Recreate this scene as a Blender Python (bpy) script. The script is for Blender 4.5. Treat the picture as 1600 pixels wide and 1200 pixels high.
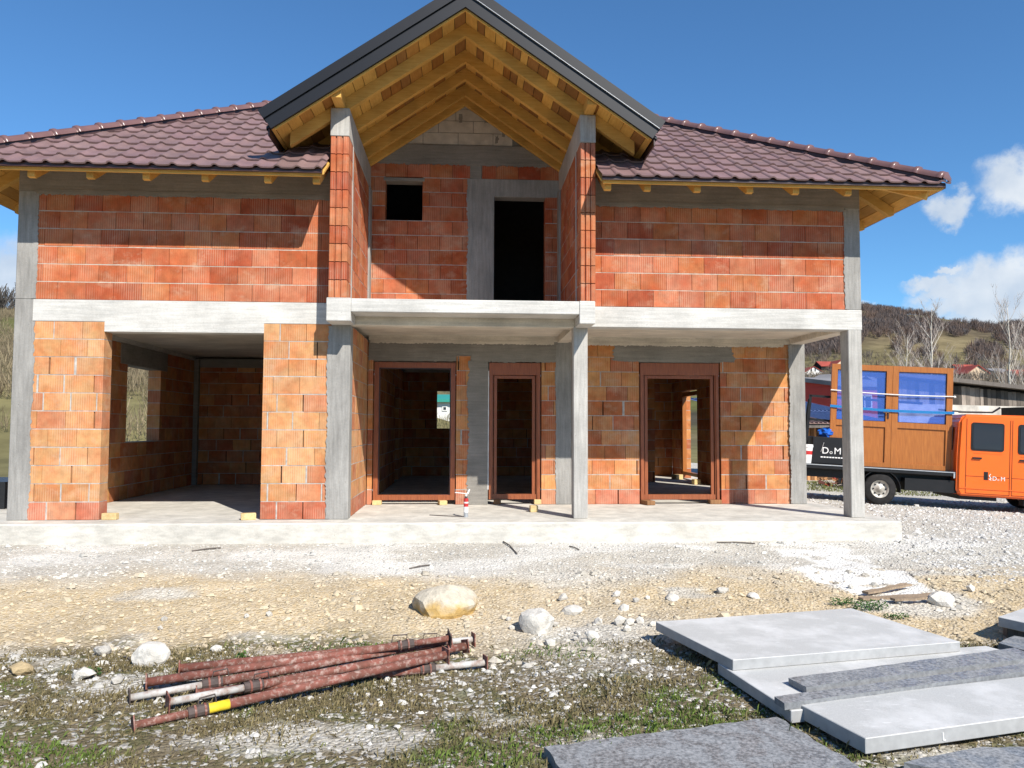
import bpy, bmesh, math, random
import numpy as np
from mathutils import Vector, Matrix
R_ = math.radians
rnd = random.Random(7)
rng = np.random.default_rng(11)
sc = bpy.context.scene
for o in list(bpy.data.objects): bpy.data.objects.remove(o)

# ------------------------------------------------------------------ camera
CAM = np.array([-0.0146, -11.1661, 1.3022]); YAW, PIT, ROL, FPX = 0.0605, 0.0549, 0.0038, 1221.87
_fw = np.array([math.sin(YAW)*math.cos(PIT), math.cos(YAW)*math.cos(PIT), math.sin(PIT)])
_r = np.array([math.cos(YAW), -math.sin(YAW), 0]); _dn = -np.cross(_r, _fw)
_RR = math.cos(ROL)*_r - math.sin(ROL)*_dn; _DD = math.sin(ROL)*_r + math.cos(ROL)*_dn
def ray(u, v): return _fw + (u-800)/FPX*_RR + (v-600)/FPX*_DD
def atY(u, v, y): d = ray(u, v); return CAM + d*(y-CAM[1])/d[1]      # survey helpers: sight line meets a plane of the place
def atZ(u, v, z): d = ray(u, v); return CAM + d*(z-CAM[2])/d[2]
cd = bpy.data.cameras.new('camera'); cam = bpy.data.objects.new('camera', cd); sc.collection.objects.link(cam)
cd.sensor_width = 36; cd.lens = FPX/1600*36; cd.clip_end = 6000; cd.clip_start = .05
M = Matrix.Identity(4)
for i in range(3):
    M[i][0] = _RR[i]; M[i][1] = -_DD[i]; M[i][2] = -_fw[i]; M[i][3] = CAM[i]
cam.matrix_world = M; sc.camera = cam
# ------------------------------------------------------------------ world, sun, exposure
SUN = Vector((.545, -1, .965)).normalized()
w = bpy.data.worlds.new('World'); sc.world = w; w.use_nodes = True
wn, wl = w.node_tree.nodes, w.node_tree.links; wn.clear()
sky = wn.new('ShaderNodeTexSky'); sky.sky_type = 'NISHITA'; sky.sun_disc = False
sky.sun_elevation = math.asin(SUN.z); sky.sun_rotation = math.atan2(SUN.x, SUN.y)
sky.air_density = 1.0; sky.dust_density = 0.15; sky.ozone_density = 2.6; sky.altitude = 600
bg = wn.new('ShaderNodeBackground'); bg.inputs[1].default_value = 0.108
out = wn.new('ShaderNodeOutputWorld')
tc = wn.new('ShaderNodeTexCoord')
def wmath(op, a, b=None, c=None):
    n = wn.new('ShaderNodeMath'); n.operation = op
    for i, s in enumerate((a, b, c)):
        if s is None: continue
        if isinstance(s, (int, float)): n.inputs[i].default_value = s
        else: wl.new(s, n.inputs[i])
    return n.outputs[0]
def wvec(op, a, b):
    n = wn.new('ShaderNodeVectorMath'); n.operation = op
    for i, s in enumerate((a, b)):
        if isinstance(s, (tuple, list)): n.inputs[i].default_value = s
        else: wl.new(s, n.inputs[i])
    return n
nz = wn.new('ShaderNodeTexNoise'); nz.inputs['Scale'].default_value = 22; nz.inputs['Detail'].default_value = 7; nz.inputs['Roughness'].default_value = .62
wl.new(tc.outputs['Generated'], nz.inputs['Vector'])
dis = wvec('MULTIPLY', wvec('SUBTRACT', nz.outputs['Color'], (.5, .5, .5)).outputs[0], (.055, .055, .075)).outputs[0]
dirv = wvec('ADD', tc.outputs['Generated'], dis).outputs[0]
# cumulus low over the hills, all the way round the horizon (az from +Y to the right, el, half width, half height, in degrees)
def azel(u, v): d = ray(u, v); d = d/np.linalg.norm(d); return math.degrees(math.atan2(d[0], d[1])), math.degrees(math.asin(d[2]))
CL = []
for u, v, a, b in ((1492, 322, 1.05, .85), (1592, 285, 1.7, 1.35), (1560, 440, 3.1, 1.5), (1610, 470, 4.5, 2.4), (1475, 462, 1.9, .75), (1455, 444, 1.5, .5), (1530, 480, 3.2, 1.0),
                   (-6, 446, 1.6, .75), (1350, 486, .8, .5), (1488, 420, .7, .3), (1590, 505, 4, .9)):
    az, el = azel(u, v); CL.append((az, el, a, b))
for az in range(60, 335, 17):
    CL.append((az+rnd.uniform(-6, 6), rnd.uniform(4, 15), rnd.uniform(2, 5), rnd.uniform(1, 2.2)))
dens = None
for az, el, a, b in CL:
    ca, ea = R_(az), R_(el); c = Vector((math.sin(ca)*math.cos(ea), math.cos(ca)*math.cos(ea), math.sin(ea)))
    v = wvec('SUBTRACT', dirv, tuple(c)).outputs[0]
    v = wvec('MULTIPLY', v, (1/R_(a*1.5), 1/R_(a*1.5), 1/R_(b*1.5))).outputs[0]
    l = wvec('LENGTH', v, (0, 0, 0)).outputs['Value']
    s = wmath('SUBTRACT', 1.0, l)
    dens = s if dens is None else wmath('MAXIMUM', dens, s)
mr = wn.new('ShaderNodeMapRange'); mr.interpolation_type = 'SMOOTHSTEP'
mr.inputs['From Min'].default_value = .0; mr.inputs['From Max'].default_value = .62; mr.inputs['To Max'].default_value = .9
wl.new(dens, mr.inputs['Value'])
nz2 = wn.new('ShaderNodeTexNoise'); nz2.inputs['Scale'].default_value = 16; nz2.inputs['Detail'].default_value = 5
wl.new(tc.outputs['Generated'], nz2.inputs['Vector'])
cr = wn.new('ShaderNodeValToRGB'); cr.color_ramp.elements[0].position = .35; cr.color_ramp.elements[1].position = .62
cr.color_ramp.elements[0].color = (3.9, 4.5, 5.3, 1); cr.color_ramp.elements[1].color = (5.6, 5.9, 6.2, 1)
wl.new(nz2.outputs[0], cr.inputs[0])
mx = wn.new('ShaderNodeMix'); mx.data_type = 'RGBA'
tint = wn.new('ShaderNodeMix'); tint.data_type = 'RGBA'; tint.blend_type = 'MULTIPLY'; tint.inputs[0].default_value = 1
tint.inputs[7].default_value = (.52, .84, 1.06, 1); wl.new(sky.outputs[0], tint.inputs[6])
wl.new(mr.outputs[0], mx.inputs[0]); wl.new(tint.outputs[2], mx.inputs[6]); wl.new(cr.outputs[0], mx.inputs[7])
wl.new(mx.outputs[2], bg.inputs[0]); wl.new(bg.outputs[0], out.inputs[0])
sd = bpy.data.lights.new('sun', 'SUN'); so = bpy.data.objects.new('sun', sd); sc.collection.objects.link(so)
sd.energy = 5.0; sd.angle = R_(.5); sd.color = (1, .95, .87)
so.rotation_euler = SUN.to_track_quat('Z', 'Y').to_euler()
sc.view_settings.view_transform = 'Standard'; sc.view_settings.look = 'None'; sc.view_settings.gamma = 1
sc.view_settings.use_curve_mapping = False; sc.view_settings.exposure = .50
sc.render.engine = 'CYCLES'; sc.render.resolution_x = 1024; sc.render.resolution_y = 768
sc.cycles.max_bounces = 8; sc.cycles.diffuse_bounces = 3

# ------------------------------------------------------------------ helpers
COL = sc.collection
def link(o, parent=None, label=None, cat=None, group=None, kind=None):
    if o.name not in COL.objects: COL.objects.link(o)
    if parent is not None:
        o.parent = parent
        o.matrix_parent_inverse = BASE.get(parent.name, Matrix.Identity(4))
    if label: o['label'] = label
    if cat: o['category'] = cat
    if group: o['group'] = group
    if kind: o['kind'] = kind
    return o
BASE = {}
def empty(name, loc, label, cat, group=None, rot=None):
    o = bpy.data.objects.new(name, None); o.empty_display_size = .2; o.location = loc
    link(o, None, label, cat, group)
    if rot is None: BASE[o.name] = Matrix.Translation(-Vector(loc))
    else: o.rotation_euler = rot
    return o
def mobj(name, me, mat, parent=None, loc=None, **k):
    if mat and not me.materials:
        me.materials.append(MATS[mat] if isinstance(mat, str) else mat)
    o = bpy.data.objects.new(name, me)
    if loc is not None: o.location = loc
    return link(o, parent, **k)
class MB:
    def __init__(s): s.v = []; s.f = []; s.c = []
    def quadbox(s, p):                     # 8 corners: bottom 4 ccw, top 4
        b = len(s.v); s.v += [tuple(q) for q in p]
        s.f += [tuple(b+i for i in f) for f in ((3, 2, 1, 0), (4, 5, 6, 7), (0, 1, 5, 4), (1, 2, 6, 5), (2, 3, 7, 6), (3, 0, 4, 7))]; return s
    def box(s, x0, x1, y0, y1, z0, z1):
        return s.quadbox([(x0, y0, z0), (x1, y0, z0), (x1, y1, z0), (x0, y1, z0), (x0, y0, z1), (x1, y0, z1), (x1, y1, z1), (x0, y1, z1)])
    def beam(s, a, b, wd, h, up=(0, 0, 1)):  # box from a to b (centre line), width wd, height h
        a, b = Vector(a), Vector(b); d = (b-a).normalized(); sx = d.cross(Vector(up)).normalized(); u = sx.cross(d)
        p = []
        for zz in (-h/2, h/2):
            for q, xx in ((a, -1), (a, 1), (b, 1), (b, -1)): p.append(q+sx*xx*wd/2+u*zz)
        return s.quadbox(p)
    def tube(s, pts, rad, n=8, cap=True):
        pts = [Vector(p) for p in pts]; b = len(s.v)
        if not isinstance(rad, (list, tuple)): rad = [rad]*len(pts)
        for i, p in enumerate(pts):
            d = (pts[min(i+1, len(pts)-1)]-pts[max(i-1, 0)]).normalized()
            up = Vector((0, 0, 1)) if abs(d.z) < .9 else Vector((1, 0, 0))
            x = d.cross(up).normalized(); y = x.cross(d)
            for k in range(n):
                t = 2*math.pi*k/n; s.v.append(tuple(p+(x*math.cos(t)+y*math.sin(t))*rad[i]))
        for i in range(len(pts)-1):
            for k in range(n):
                k2 = (k+1) % n; s.f.append((b+i*n+k, b+i*n+k2, b+(i+1)*n+k2, b+(i+1)*n+k))
        if cap:
            s.f.append(tuple(b+k for k in range(n))[::-1]); e = b+(len(pts)-1)*n; s.f.append(tuple(e+k for k in range(n)))
        return s
    def poly(s, pts): b = len(s.v); s.v += [tuple(p) for p in pts]; s.f.append(tuple(range(b, b+len(pts)))); return s
    def prism(s, pts, off):                 # polygon swept by a vector
        n = len(pts); b = len(s.v); off = Vector(off)
        s.v += [tuple(p) for p in pts] + [tuple(Vector(p)+off) for p in pts]
        s.f.append(tuple(range(b, b+n))); s.f.append(tuple(range(b+2*n-1, b+n-1, -1)))
        for i in range(n): j = (i+1) % n; s.f.append((b+j, b+i, b+n+i, b+n+j))
        return s
    def mesh(s, name, smooth=False):
        me = bpy.data.meshes.new(name); me.from_pydata(s.v, [], s.f)
        bm = bmesh.new(); bm.from_mesh(me); bmesh.ops.recalc_face_normals(bm, faces=bm.faces); bm.to_mesh(me); bm.free()
        if smooth: me.polygons.foreach_set('use_smooth', [True]*len(me.polygons))
        return me
    def obj(s, name, mat, parent=None, smooth=False, **k): return mobj(name, s.mesh(name, smooth), mat, parent, **k)
def fastmesh(name, V, F, col=None):         # numpy verts, (n,3|4) faces, per-vertex colours
    me = bpy.data.meshes.new(name); V = np.asarray(V, np.float32); F = np.asarray(F, np.int32); k = F.shape[1]
    me.vertices.add(len(V)); me.vertices.foreach_set('co', V.ravel())
    me.loops.add(F.size); me.loops.foreach_set('vertex_index', F.ravel())
    me.polygons.add(len(F)); me.polygons.foreach_set('loop_start', np.arange(0, F.size, k, dtype=np.int32))
    me.polygons.foreach_set('use_smooth', np.zeros(len(F), bool)); me.update(calc_edges=True)
    if col is not None:
        a = me.color_attributes.new('Col', 'FLOAT_COLOR', 'POINT'); c = np.ones((len(V), 4), np.float32); c[:, :3] = col; a.data.foreach_set('color', c.ravel())
    return me
def _h(ix, iy, seed):
    n = (ix.astype(np.int64)*374761393 + iy.astype(np.int64)*668265263 + seed*1442695) & 0xffffffff
    n = ((n ^ (n >> 13))*1274126177) & 0xffffffff
    return ((n ^ (n >> 16)) & 0xffff)/65535.0
def vnoise(x, y, seed=0):
    x = np.asarray(x, float); y = np.asarray(y, float)
    ix, iy = np.floor(x), np.floor(y); fx, fy = x-ix, y-iy; fx = fx*fx*(3-2*fx); fy = fy*fy*(3-2*fy)
    ix = ix.astype(np.int64); iy = iy.astype(np.int64)
    a, b, c, d = _h(ix, iy, seed), _h(ix+1, iy, seed), _h(ix, iy+1, seed), _h(ix+1, iy+1, seed)
    return (a*(1-fx)+b*fx)*(1-fy)+(c*(1-fx)+d*fx)*fy
def fbm(x, y, seed=0, oct=4):
    s = 0; a = .5
    for i in range(oct): s = s+a*vnoise(np.asarray(x)*2**i, np.asarray(y)*2**i, seed+i*17); a *= .5
    return s/(1-.5**oct)
def sstep(a, b, x): t = np.clip((np.asarray(x, float)-a)/(b-a), 0, 1); return t*t*(3-2*t)

# ------------------------------------------------------------------ materials
MATS = {}
class NT:
    def __init__(s, name, rough=.8, spec=.3, metal=0):
        m = bpy.data.materials.new(name); m.use_nodes = True; s.m = m; s.n = m.node_tree.nodes; s.l = m.node_tree.links
        s.b = s.n['Principled BSDF']; s.b.inputs['Roughness'].default_value = rough; s.b.inputs['Specular IOR Level'].default_value = spec; s.b.inputs['Metallic'].default_value = metal
        MATS[name] = m; s.pos = s.n.new('ShaderNodeNewGeometry').outputs['Position']
    def set(s, sock, v):
        if isinstance(v, (int, float)): sock.default_value = v
        elif isinstance(v, (tuple, list)): sock.default_value = tuple(v) if len(v) == 4 or sock.type != 'RGBA' else tuple(v)+(1,)
        else: s.l.new(v, sock)
    def math(s, op, a, b=0., clamp=False):
        n = s.n.new('ShaderNodeMath'); n.operation = op; n.use_clamp = clamp; s.set(n.inputs[0], a); s.set(n.inputs[1], b); return n.outputs[0]
    def vmul(s, v, k): n = s.n.new('ShaderNodeVectorMath'); n.operation = 'MULTIPLY'; s.set(n.inputs[0], v); n.inputs[1].default_value = k; return n.outputs[0]
    def noise(s, scale, det=4, rough=.55, stretch=(1, 1, 1), vec=None, out=0):
        n = s.n.new('ShaderNodeTexNoise'); n.inputs['Scale'].default_value = scale; n.inputs['Detail'].default_value = det; n.inputs['Roughness'].default_value = rough
        s.l.new(s.vmul(vec or s.pos, stretch), n.inputs['Vector']); return n.outputs[out]
    def voro(s, scale, feat='F1', stretch=(1, 1, 1), vec=None, out=0):
        n = s.n.new('ShaderNodeTexVoronoi'); n.inputs['Scale'].default_value = scale; n.feature = feat
        s.l.new(s.vmul(vec or s.pos, stretch), n.inputs['Vector']); return n.outputs[out]
    def ramp(s, f, *st):
        n = s.n.new('ShaderNodeValToRGB'); e = n.color_ramp.elements
        while len(e) < len(st): e.new(.5)
        for i, (p, c) in enumerate(st):
            e[i].position = p; e[i].color = (c, c, c, 1) if isinstance(c, (int, float)) else tuple(c)+(1,)
        s.l.new(f, n.inputs[0]); return n.outputs[0]
    def mix(s, f, a, b, mode='MIX'):
        n = s.n.new('ShaderNodeMix'); n.data_type = 'RGBA'; n.blend_type = mode; s.set(n.inputs[0], f); s.set(n.inputs[6], a); s.set(n.inputs[7], b); return n.outputs[2]
    def attr(s, name): n = s.n.new('ShaderNodeAttribute'); n.attribute_name = name; return n.outputs['Color']
    def objcol(s): n = s.n.new('ShaderNodeObjectInfo'); return n.outputs['Color'], n.outputs['Random']
    def sep(s, v): n = s.n.new('ShaderNodeSeparateXYZ'); s.l.new(v, n.inputs[0]); return n.outputs
    def col(s, v): s.set(s.b.inputs['Base Color'], v); return s
    def rough(s, v): s.set(s.b.inputs['Roughness'], v); return s
    def bump(s, h, strength=.3, dist=.01):
        n = s.n.new('ShaderNodeBump'); n.inputs['Strength'].default_value = strength; n.inputs['Distance'].default_value = dist
        s.l.new(h, n.inputs['Height']); s.l.new(n.outputs[0], s.b.inputs['Normal']); return s
def simple(name, c, rough=.6, spec=.3, metal=0, var=.12, scale=9, bump=0):
    t = NT(name, rough, spec, metal); n = t.noise(scale, 5)
    f = t.ramp(n, (.3, 1-var), (.7, 1+var)); t.col(t.mix(1, c, f, 'MULTIPLY'))
    if bump: t.bump(t.noise(scale*6, 4), bump, .004)
    return t
def brickmat(name, stuff):
    t = NT(name, .88, .2)
    if stuff: c = t.attr('Col'); r = None
    else: c, r = t.objcol()
    n = t.noise(7, 5, .6); c2 = t.mix(1, c, t.ramp(n, (.3, .78), (.7, 1.18)), 'MULTIPLY'); c2 = t.mix(t.ramp(t.noise(4.3, 4, .6), (.42, 0), (.62, .75)), c2, t.mix(1, c2, (1.02, .74, .66), 'MULTIPLY')); c2 = t.mix(t.ramp(t.noise(3.1, 5, .65, (1, 1, 1.4)), (.55, 0), (.72, .5)), c2, (.50, .33, .22))
    x, y, z = t.sep(t.pos); st = t.math('SINE', t.math('MULTIPLY', t.math('ADD', x, y), 2*math.pi/.031))
    amt = t.math('MULTIPLY', t.ramp(t.noise(2.3, 2), (.42, 0), (.6, 1)), .5)
    strip = t.math('MULTIPLY', t.ramp(st, (.0, .55), (.5, 0)), amt)
    c3 = t.mix(strip, c2, t.mix(.62, c2, (.75, .55, .4)))
    # dried mortar smears and efflorescence
    sm = t.ramp(t.noise(5.5, 7, .7, (1, 1, 1.6)), (.66, 0), (.74, .55)); c4 = t.mix(sm, c3, (.5, .43, .36))
    ds = t.ramp(t.noise(26, 5, .65), (.62, 0), (.8, .5)); c4 = t.mix(ds, c4, t.mix(.6, c4, (.16, .06, .03)))
    t.col(c4); t.bump(t.math('ADD', t.math('MULTIPLY', st, .35), t.noise(60, 4)), .35, .004)
brickmat('brick', False); brickmat('brick_stuff', True)
simple('mortar', (.42, .39, .355), .95, .1, 0, .25, 14, .6)
simple('joint_dark', (.10, .055, .035), .95, .1)  # shadow inside the open joints, put into the core colour
simple('mortar_light', (.46, .40, .335), .95, .1, 0, .2, 14, .6)
def concrete(name, c, stretch, stain=.45, dark=(.3, .28, .25)):
    t = NT(name, .9, .25)
    n1 = t.noise(1.6, 6, .6); n2 = t.noise(5, 6, .62, stretch); n3 = t.noise(45, 4, .6)
    f = t.math('MULTIPLY', t.ramp(n1, (.3, .78), (.7, 1.15)), t.math('MULTIPLY', t.ramp(n2, (.3, .80), (.7, 1.14)), t.ramp(n3, (.25, .9), (.75, 1.07))))
    c1 = t.mix(1, c, f, 'MULTIPLY')
    s = t.ramp(t.noise(2.1, 6, .68, stretch), (.56, 0), (.72, stain)); c1 = t.mix(s, c1, dark)
    hole = t.ramp(t.voro(9, 'F1', (1, 1, 1)), (.035, .75), (.06, 0)); c1 = t.mix(hole, c1, tuple(q*.55 for q in dark))
    t.col(c1); t.bump(t.math('ADD', t.math('MULTIPLY', n2, .8), t.math('MULTIPLY', n3, .5)), .45, .008)
concrete('conc_beam', (.56, .54, .50), (.35, 1, 6), .35, (.4, .36, .3))
concrete('conc_col', (.30, .287, .265), (5, 5, .5), .6, (.17, .16, .145))
concrete('conc_pillar', (.43, .41, .375), (6, 6, .4), .5, (.25, .235, .21))
concrete('conc_dark', (.25, .232, .205), (.4, 1, 6), .5, (.17, .155, .135))
concrete('conc_floor', (.565, .535, .475), (1, 1, 3), .42, (.43, .385, .315))
concrete('conc_soffit', (.62, .56, .47), (.3, 5, 3), .3, (.42, .36, .28))
simple('aac', (.54, .49, .42), .95, .1, 0, .18, 6, .5)
def wood(name, c, d, stretch, rough=.7):
    t = NT(name, rough, .25); oc, rr = t.objcol()
    g = t.noise(9, 6, .6, stretch); b = t.noise(2.5, 3, .5)
    cc = t.mix(t.ramp(g, (.35, 0), (.68, .8)), c, d); cc = t.mix(1, cc, t.ramp(b, (.3, .82), (.7, 1.12)), 'MULTIPLY')
    cc = t.mix(1, cc, oc, 'MULTIPLY'); kn = t.ramp(t.voro(3.1, 'F1', stretch), (.03, .8), (.07, 0)); cc = t.mix(kn, cc, tuple(q*.4 for q in d))
    t.col(cc); t.bump(g, .25, .004)
wood('wood_x', (.68, .41, .11), (.56, .29, .06), (.5, 6, 6)); wood('wood_y', (.66, .39, .10), (.53, .27, .06), (6, .5, 6))
wood('wood_pale', (.66, .50, .25), (.5, .33, .14), (3, 3, 3)); wood('wood_grey', (.17, .145, .125), (.08, .07, .06), (7, 7, .5), .9)
wood('wood_brown', (.30, .155, .07), (.17, .08, .035), (7, 7, .5), .85)
t = NT('roof_tile', .5, .35); oc, rr = t.objcol(); c = t.mix(1, (.205, .128, .122), t.ramp(t.noise(3, 5), (.3, .82), (.7, 1.15)), 'MULTIPLY'); c = t.mix(1, c, oc, 'MULTIPLY')
t.col(t.mix(t.ramp(t.noise(30, 4), (.55, 0), (.8, .35)), c, (.29, .2, .185))); t.bump(t.noise(90, 3), .15, .003)
simple('ridge_tile', (.16, .085, .078), .28, .5, 0, .1, 6)
simple('metal_dark', (.009, .009, .011), .42, .35, 0, .1, 3); simple('metal_drip', (.05, .02, .015), .4, .5)
t = NT('frame_brown', .38, .45); c = t.mix(t.ramp(t.noise(8, 5, .6, (8, 8, .6)), (.3, 0), (.7, 1)), (.34, .105, .038), (.19, .05, .019)); t.col(c)
t = NT('golden_oak', .4, .45); c = t.mix(t.ramp(t.noise(7, 6, .6, (7, 7, .5)), (.32, 0), (.7, 1)), (.42, .15, .03), (.29, .092, .018)); t.col(c)
# ground: zones come from a vertex attribute (R clay, G turf, B white dust), grain from noise
t = NT('ground', .95, .12); z = t.sep(t.attr('Col'))
vo = t.n.new('ShaderNodeTexVoronoi'); vo.inputs['Scale'].default_value = 34; t.l.new(t.pos, vo.inputs['Vector'])
vo2 = t.n.new('ShaderNodeTexVoronoi'); vo2.inputs['Scale'].default_value = 85; t.l.new(t.pos, vo2.inputs['Vector'])
sx, sy, sz = t.sep(vo.outputs['Color']); s2 = t.sep(vo2.outputs['Color'])[0]
grav = t.mix(sx, (.42, .39, .33), (.67, .635, .565)); grav = t.mix(t.math('MULTIPLY', s2, .55), grav, (.52, .475, .40))
grav = t.mix(t.ramp(vo.outputs[0], (.55, 0), (.85, .55)), grav, (.27, .25, .21))
clay = t.mix(t.noise(5, 6, .65), (.40, .29, .145), (.60, .47, .29)); clay = t.mix(t.math('MULTIPLY', sy, .5), clay, (.58, .52, .42))
turf = t.mix(t.noise(9, 6, .7), (.085, .068, .04), (.25, .20, .125)); turf = t.mix(t.ramp(t.noise(3.1, 5, .6), (.46, 0), (.62, .7)), turf, (.085, .10, .028))
turf = t.mix(t.ramp(sx, (.74, 0), (.8, .8)), turf, (.5, .47, .42))
dust = t.mix(t.noise(12, 5), (.70, .68, .63), (.84, .82, .77))
c = t.mix(z[0], grav, clay); c = t.mix(z[1], c, turf); c = t.mix(z[2], c, dust)
c = t.mix(1, c, t.ramp(t.noise(1.3, 6, .6), (.3, .84), (.7, 1.12)), 'MULTIPLY'); t.col(c)
t.bump(t.math('ADD', t.math('MULTIPLY', vo.outputs[0], -1.), t.noise(40, 5, .6)), .8, .02)
t = NT('hillside', 1, .05); c = t.attr('Col'); c = t.mix(1, c, t.ramp(t.noise(.09, 8, .7), (.3, .55), (.7, 1.45)), 'MULTIPLY'); t.col(c)
t = NT('vcol', .9, .15); c = t.mix(1, t.attr('Col'), t.ramp(t.noise(30, 3), (.3, .85), (.7, 1.12)), 'MULTIPLY'); t.col(c)
t = NT('stone', .9, .2); oc, _ = t.objcol(); c = t.mix(1, oc, t.ramp(t.noise(9, 6, .65), (.3, .72), (.7, 1.18)), 'MULTIPLY'); t.col(c); t.bump(t.noise(22, 6, .65), .7, .02)
# a boulder: whitish crust above, yellow clay sticking to its lower face (fixed to the stone itself)
t = NT('boulder', .92, .2); tcn = t.n.new('ShaderNodeTexCoord').outputs['Object']; zz = t.sep(tcn)[2]
f = t.ramp(t.math('ADD', t.math('MULTIPLY', zz, 3.2), t.noise(6, 5)), (.55, 0), (.85, 1)); c = t.mix(f, (.47, .31, .115), (.52, .46, .36))
t.col(t.mix(1, c, t.ramp(t.noise(14, 6), (.3, .78), (.7, 1.15)), 'MULTIPLY')); t.bump(t.noise(16, 6, .65), .7, .03)
t = NT('slab_light', .62, .35); n = t.noise(120, 3); c = t.mix(1, (.46, .455, .435), t.ramp(n, (.3, .88), (.7, 1.1)), 'MULTIPLY')
c = t.mix(t.ramp(t.noise(1.9, 7, .65), (.45, 0), (.62, .75)), c, (.64, .63, .61)); c = t.mix(t.ramp(t.noise(9, 6, .7, (1, 3, 1)), (.6, 0), (.7, .6)), c, (.72, .71, .69)); t.col(c); t.bump(n, .1, .002)
t = NT('slab_dark', .5, .45); vv = t.noise(1.5, 3, .5, (1, 1, 1), None, 1); wv = t.n.new('ShaderNodeTexWave'); wv.inputs['Scale'].default_value = 1.3; wv.inputs['Distortion'].default_value = 16; wv.inputs['Detail'].default_value = 5; wv.inputs['Detail Scale'].default_value = 1.6
t.l.new(t.pos, wv.inputs['Vector']); n = t.noise(48, 5, .7); c = t.mix(t.ramp(wv.outputs[1], (.3, 0), (.8, .55)), (.13, .135, .14), (.23, .232, .235))
c = t.mix(t.ramp(n, (.42, 0), (.66, .85)), c, (.38, .382, .385)); c = t.mix(t.ramp(n, (.3, .7), (.42, 0)), c, (.06, .062, .066)); t.col(c); t.rough(t.ramp(wv.outputs[1], (.2, .35), (.8, .7))); t.bump(n, .25, .003)
simple('slab_edge', (.20, .205, .21), .85, .2, 0, .25, 30, .5); simple('slab_side', (.34, .34, .335), .7, .3, 0, .12, 14)
t = NT('rust', .75, .25); n = t.noise(13, 6, .65); c = t.mix(t.ramp(n, (.36, 0), (.64, 1)), (.24, .082, .06), (.14, .06, .042)); c = t.mix(t.ramp(t.noise(28, 5, .7), (.5, 0), (.68, .8)), c, (.42, .32, .27)); t.col(c); t.bump(n, .3, .004)
t = NT('prop_grey', .6, .3); c = t.mix(t.ramp(t.noise(16, 6, .7), (.45, 0), (.66, .8)), (.47, .45, .42), (.27, .17, .125)); t.col(c)
simple('prop_yellow', (.72, .53, .03), .6, .3, 0, .2, 20); simple('prop_dark', (.075, .055, .048), .7, .3, 0, .3, 20)
simple('orange_paint', (.80, .135, .012), .28, .5, 0, .05, 2); MATS['orange_paint'].node_tree.nodes['Principled BSDF'].inputs['Coat Weight'].default_value = .4
simple('black_paint', (.010, .010, .011), .45, .35, 0, .2, 6); simple('rubber', (.022, .021, .021), .85, .2, 0, .3, 12, .4); simple('wheel_rim', (.45, .42, .37), .5, .4, .3, .25, 20)
simple('seam', (.10, .016, .004), .6); simple('white_paint', (.75, .74, .72), .5); simple('steel', (.45, .46, .47), .4, .5, .5); simple('red_print', (.45, .03, .03), .5)
t = NT('cab_glass', .05, .5); t.col((.02, .03, .045)); t.b.inputs['Coat Weight'].default_value = 1
t = NT('film_glass', .12, .5)                         # glazing under its blue protective film
tr = t.n.new('ShaderNodeBsdfTransparent'); tr.inputs[0].default_value = (.70, .76, 1.0, 1)
ms = t.n.new('ShaderNodeMixShader'); ms.inputs[0].default_value = .36; t.col((.10, .22, .66))
t.l.new(tr.outputs[0], ms.inputs[1]); t.l.new(t.b.outputs[0], ms.inputs[2]); t.l.new(ms.outputs[0], t.n['Material Output'].inputs[0])
simple('strap_blue', (.01, .17, .42), .6, .3, 0, .3, 60); simple('rope', (.75, .73, .68), .7); simple('blue_bag', (.015, .11, .5), .3, .5, 0, .4, 9)
simple('roof_blue', (.10, .14, .27), .4, .5, 0, .15, 3); simple('roof_brown', (.24, .155, .13), .5, .4, 0, .2, 3); simple('roof_red', (.33, .07, .05), .8, .2, 0, .25, .8); simple('roof_grey', (.22, .21, .21), .8, .2, 0, .2, 1)
simple('wall_white', (.72, .70, .66), .9, .1, 0, .08, .6); simple('wall_cream', (.60, .46, .32), .9, .1, 0, .1, .6); simple('wall_red', (.52, .075, .06), .85, .15, 0, .1, 1); simple('wall_black', (.03, .029, .028), .9, .1); simple('pane_dark', (.03, .035, .04), .2, .5)
simple('green_roof', (.03, .26, .2), .5, .4); simple('plaster_old', (.50, .46, .40), .95, .1, 0, .3, 2, .4)
simple('bark_white', (.55, .50, .43), .9, .1, 0, .25, 8); simple('twig', (.42, .36, .32), .9, .1, 0, .2, 4)
simple('leaf', (.045, .10, .02), .7, .3, 0, .4, 6); simple('stack_black', (.012, .012, .013), .35, .5)
simple('void_dark', (.05, .04, .035), .95, .1)  # near-black that paints in the darkness of enclosed voids
exec_end = None

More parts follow.
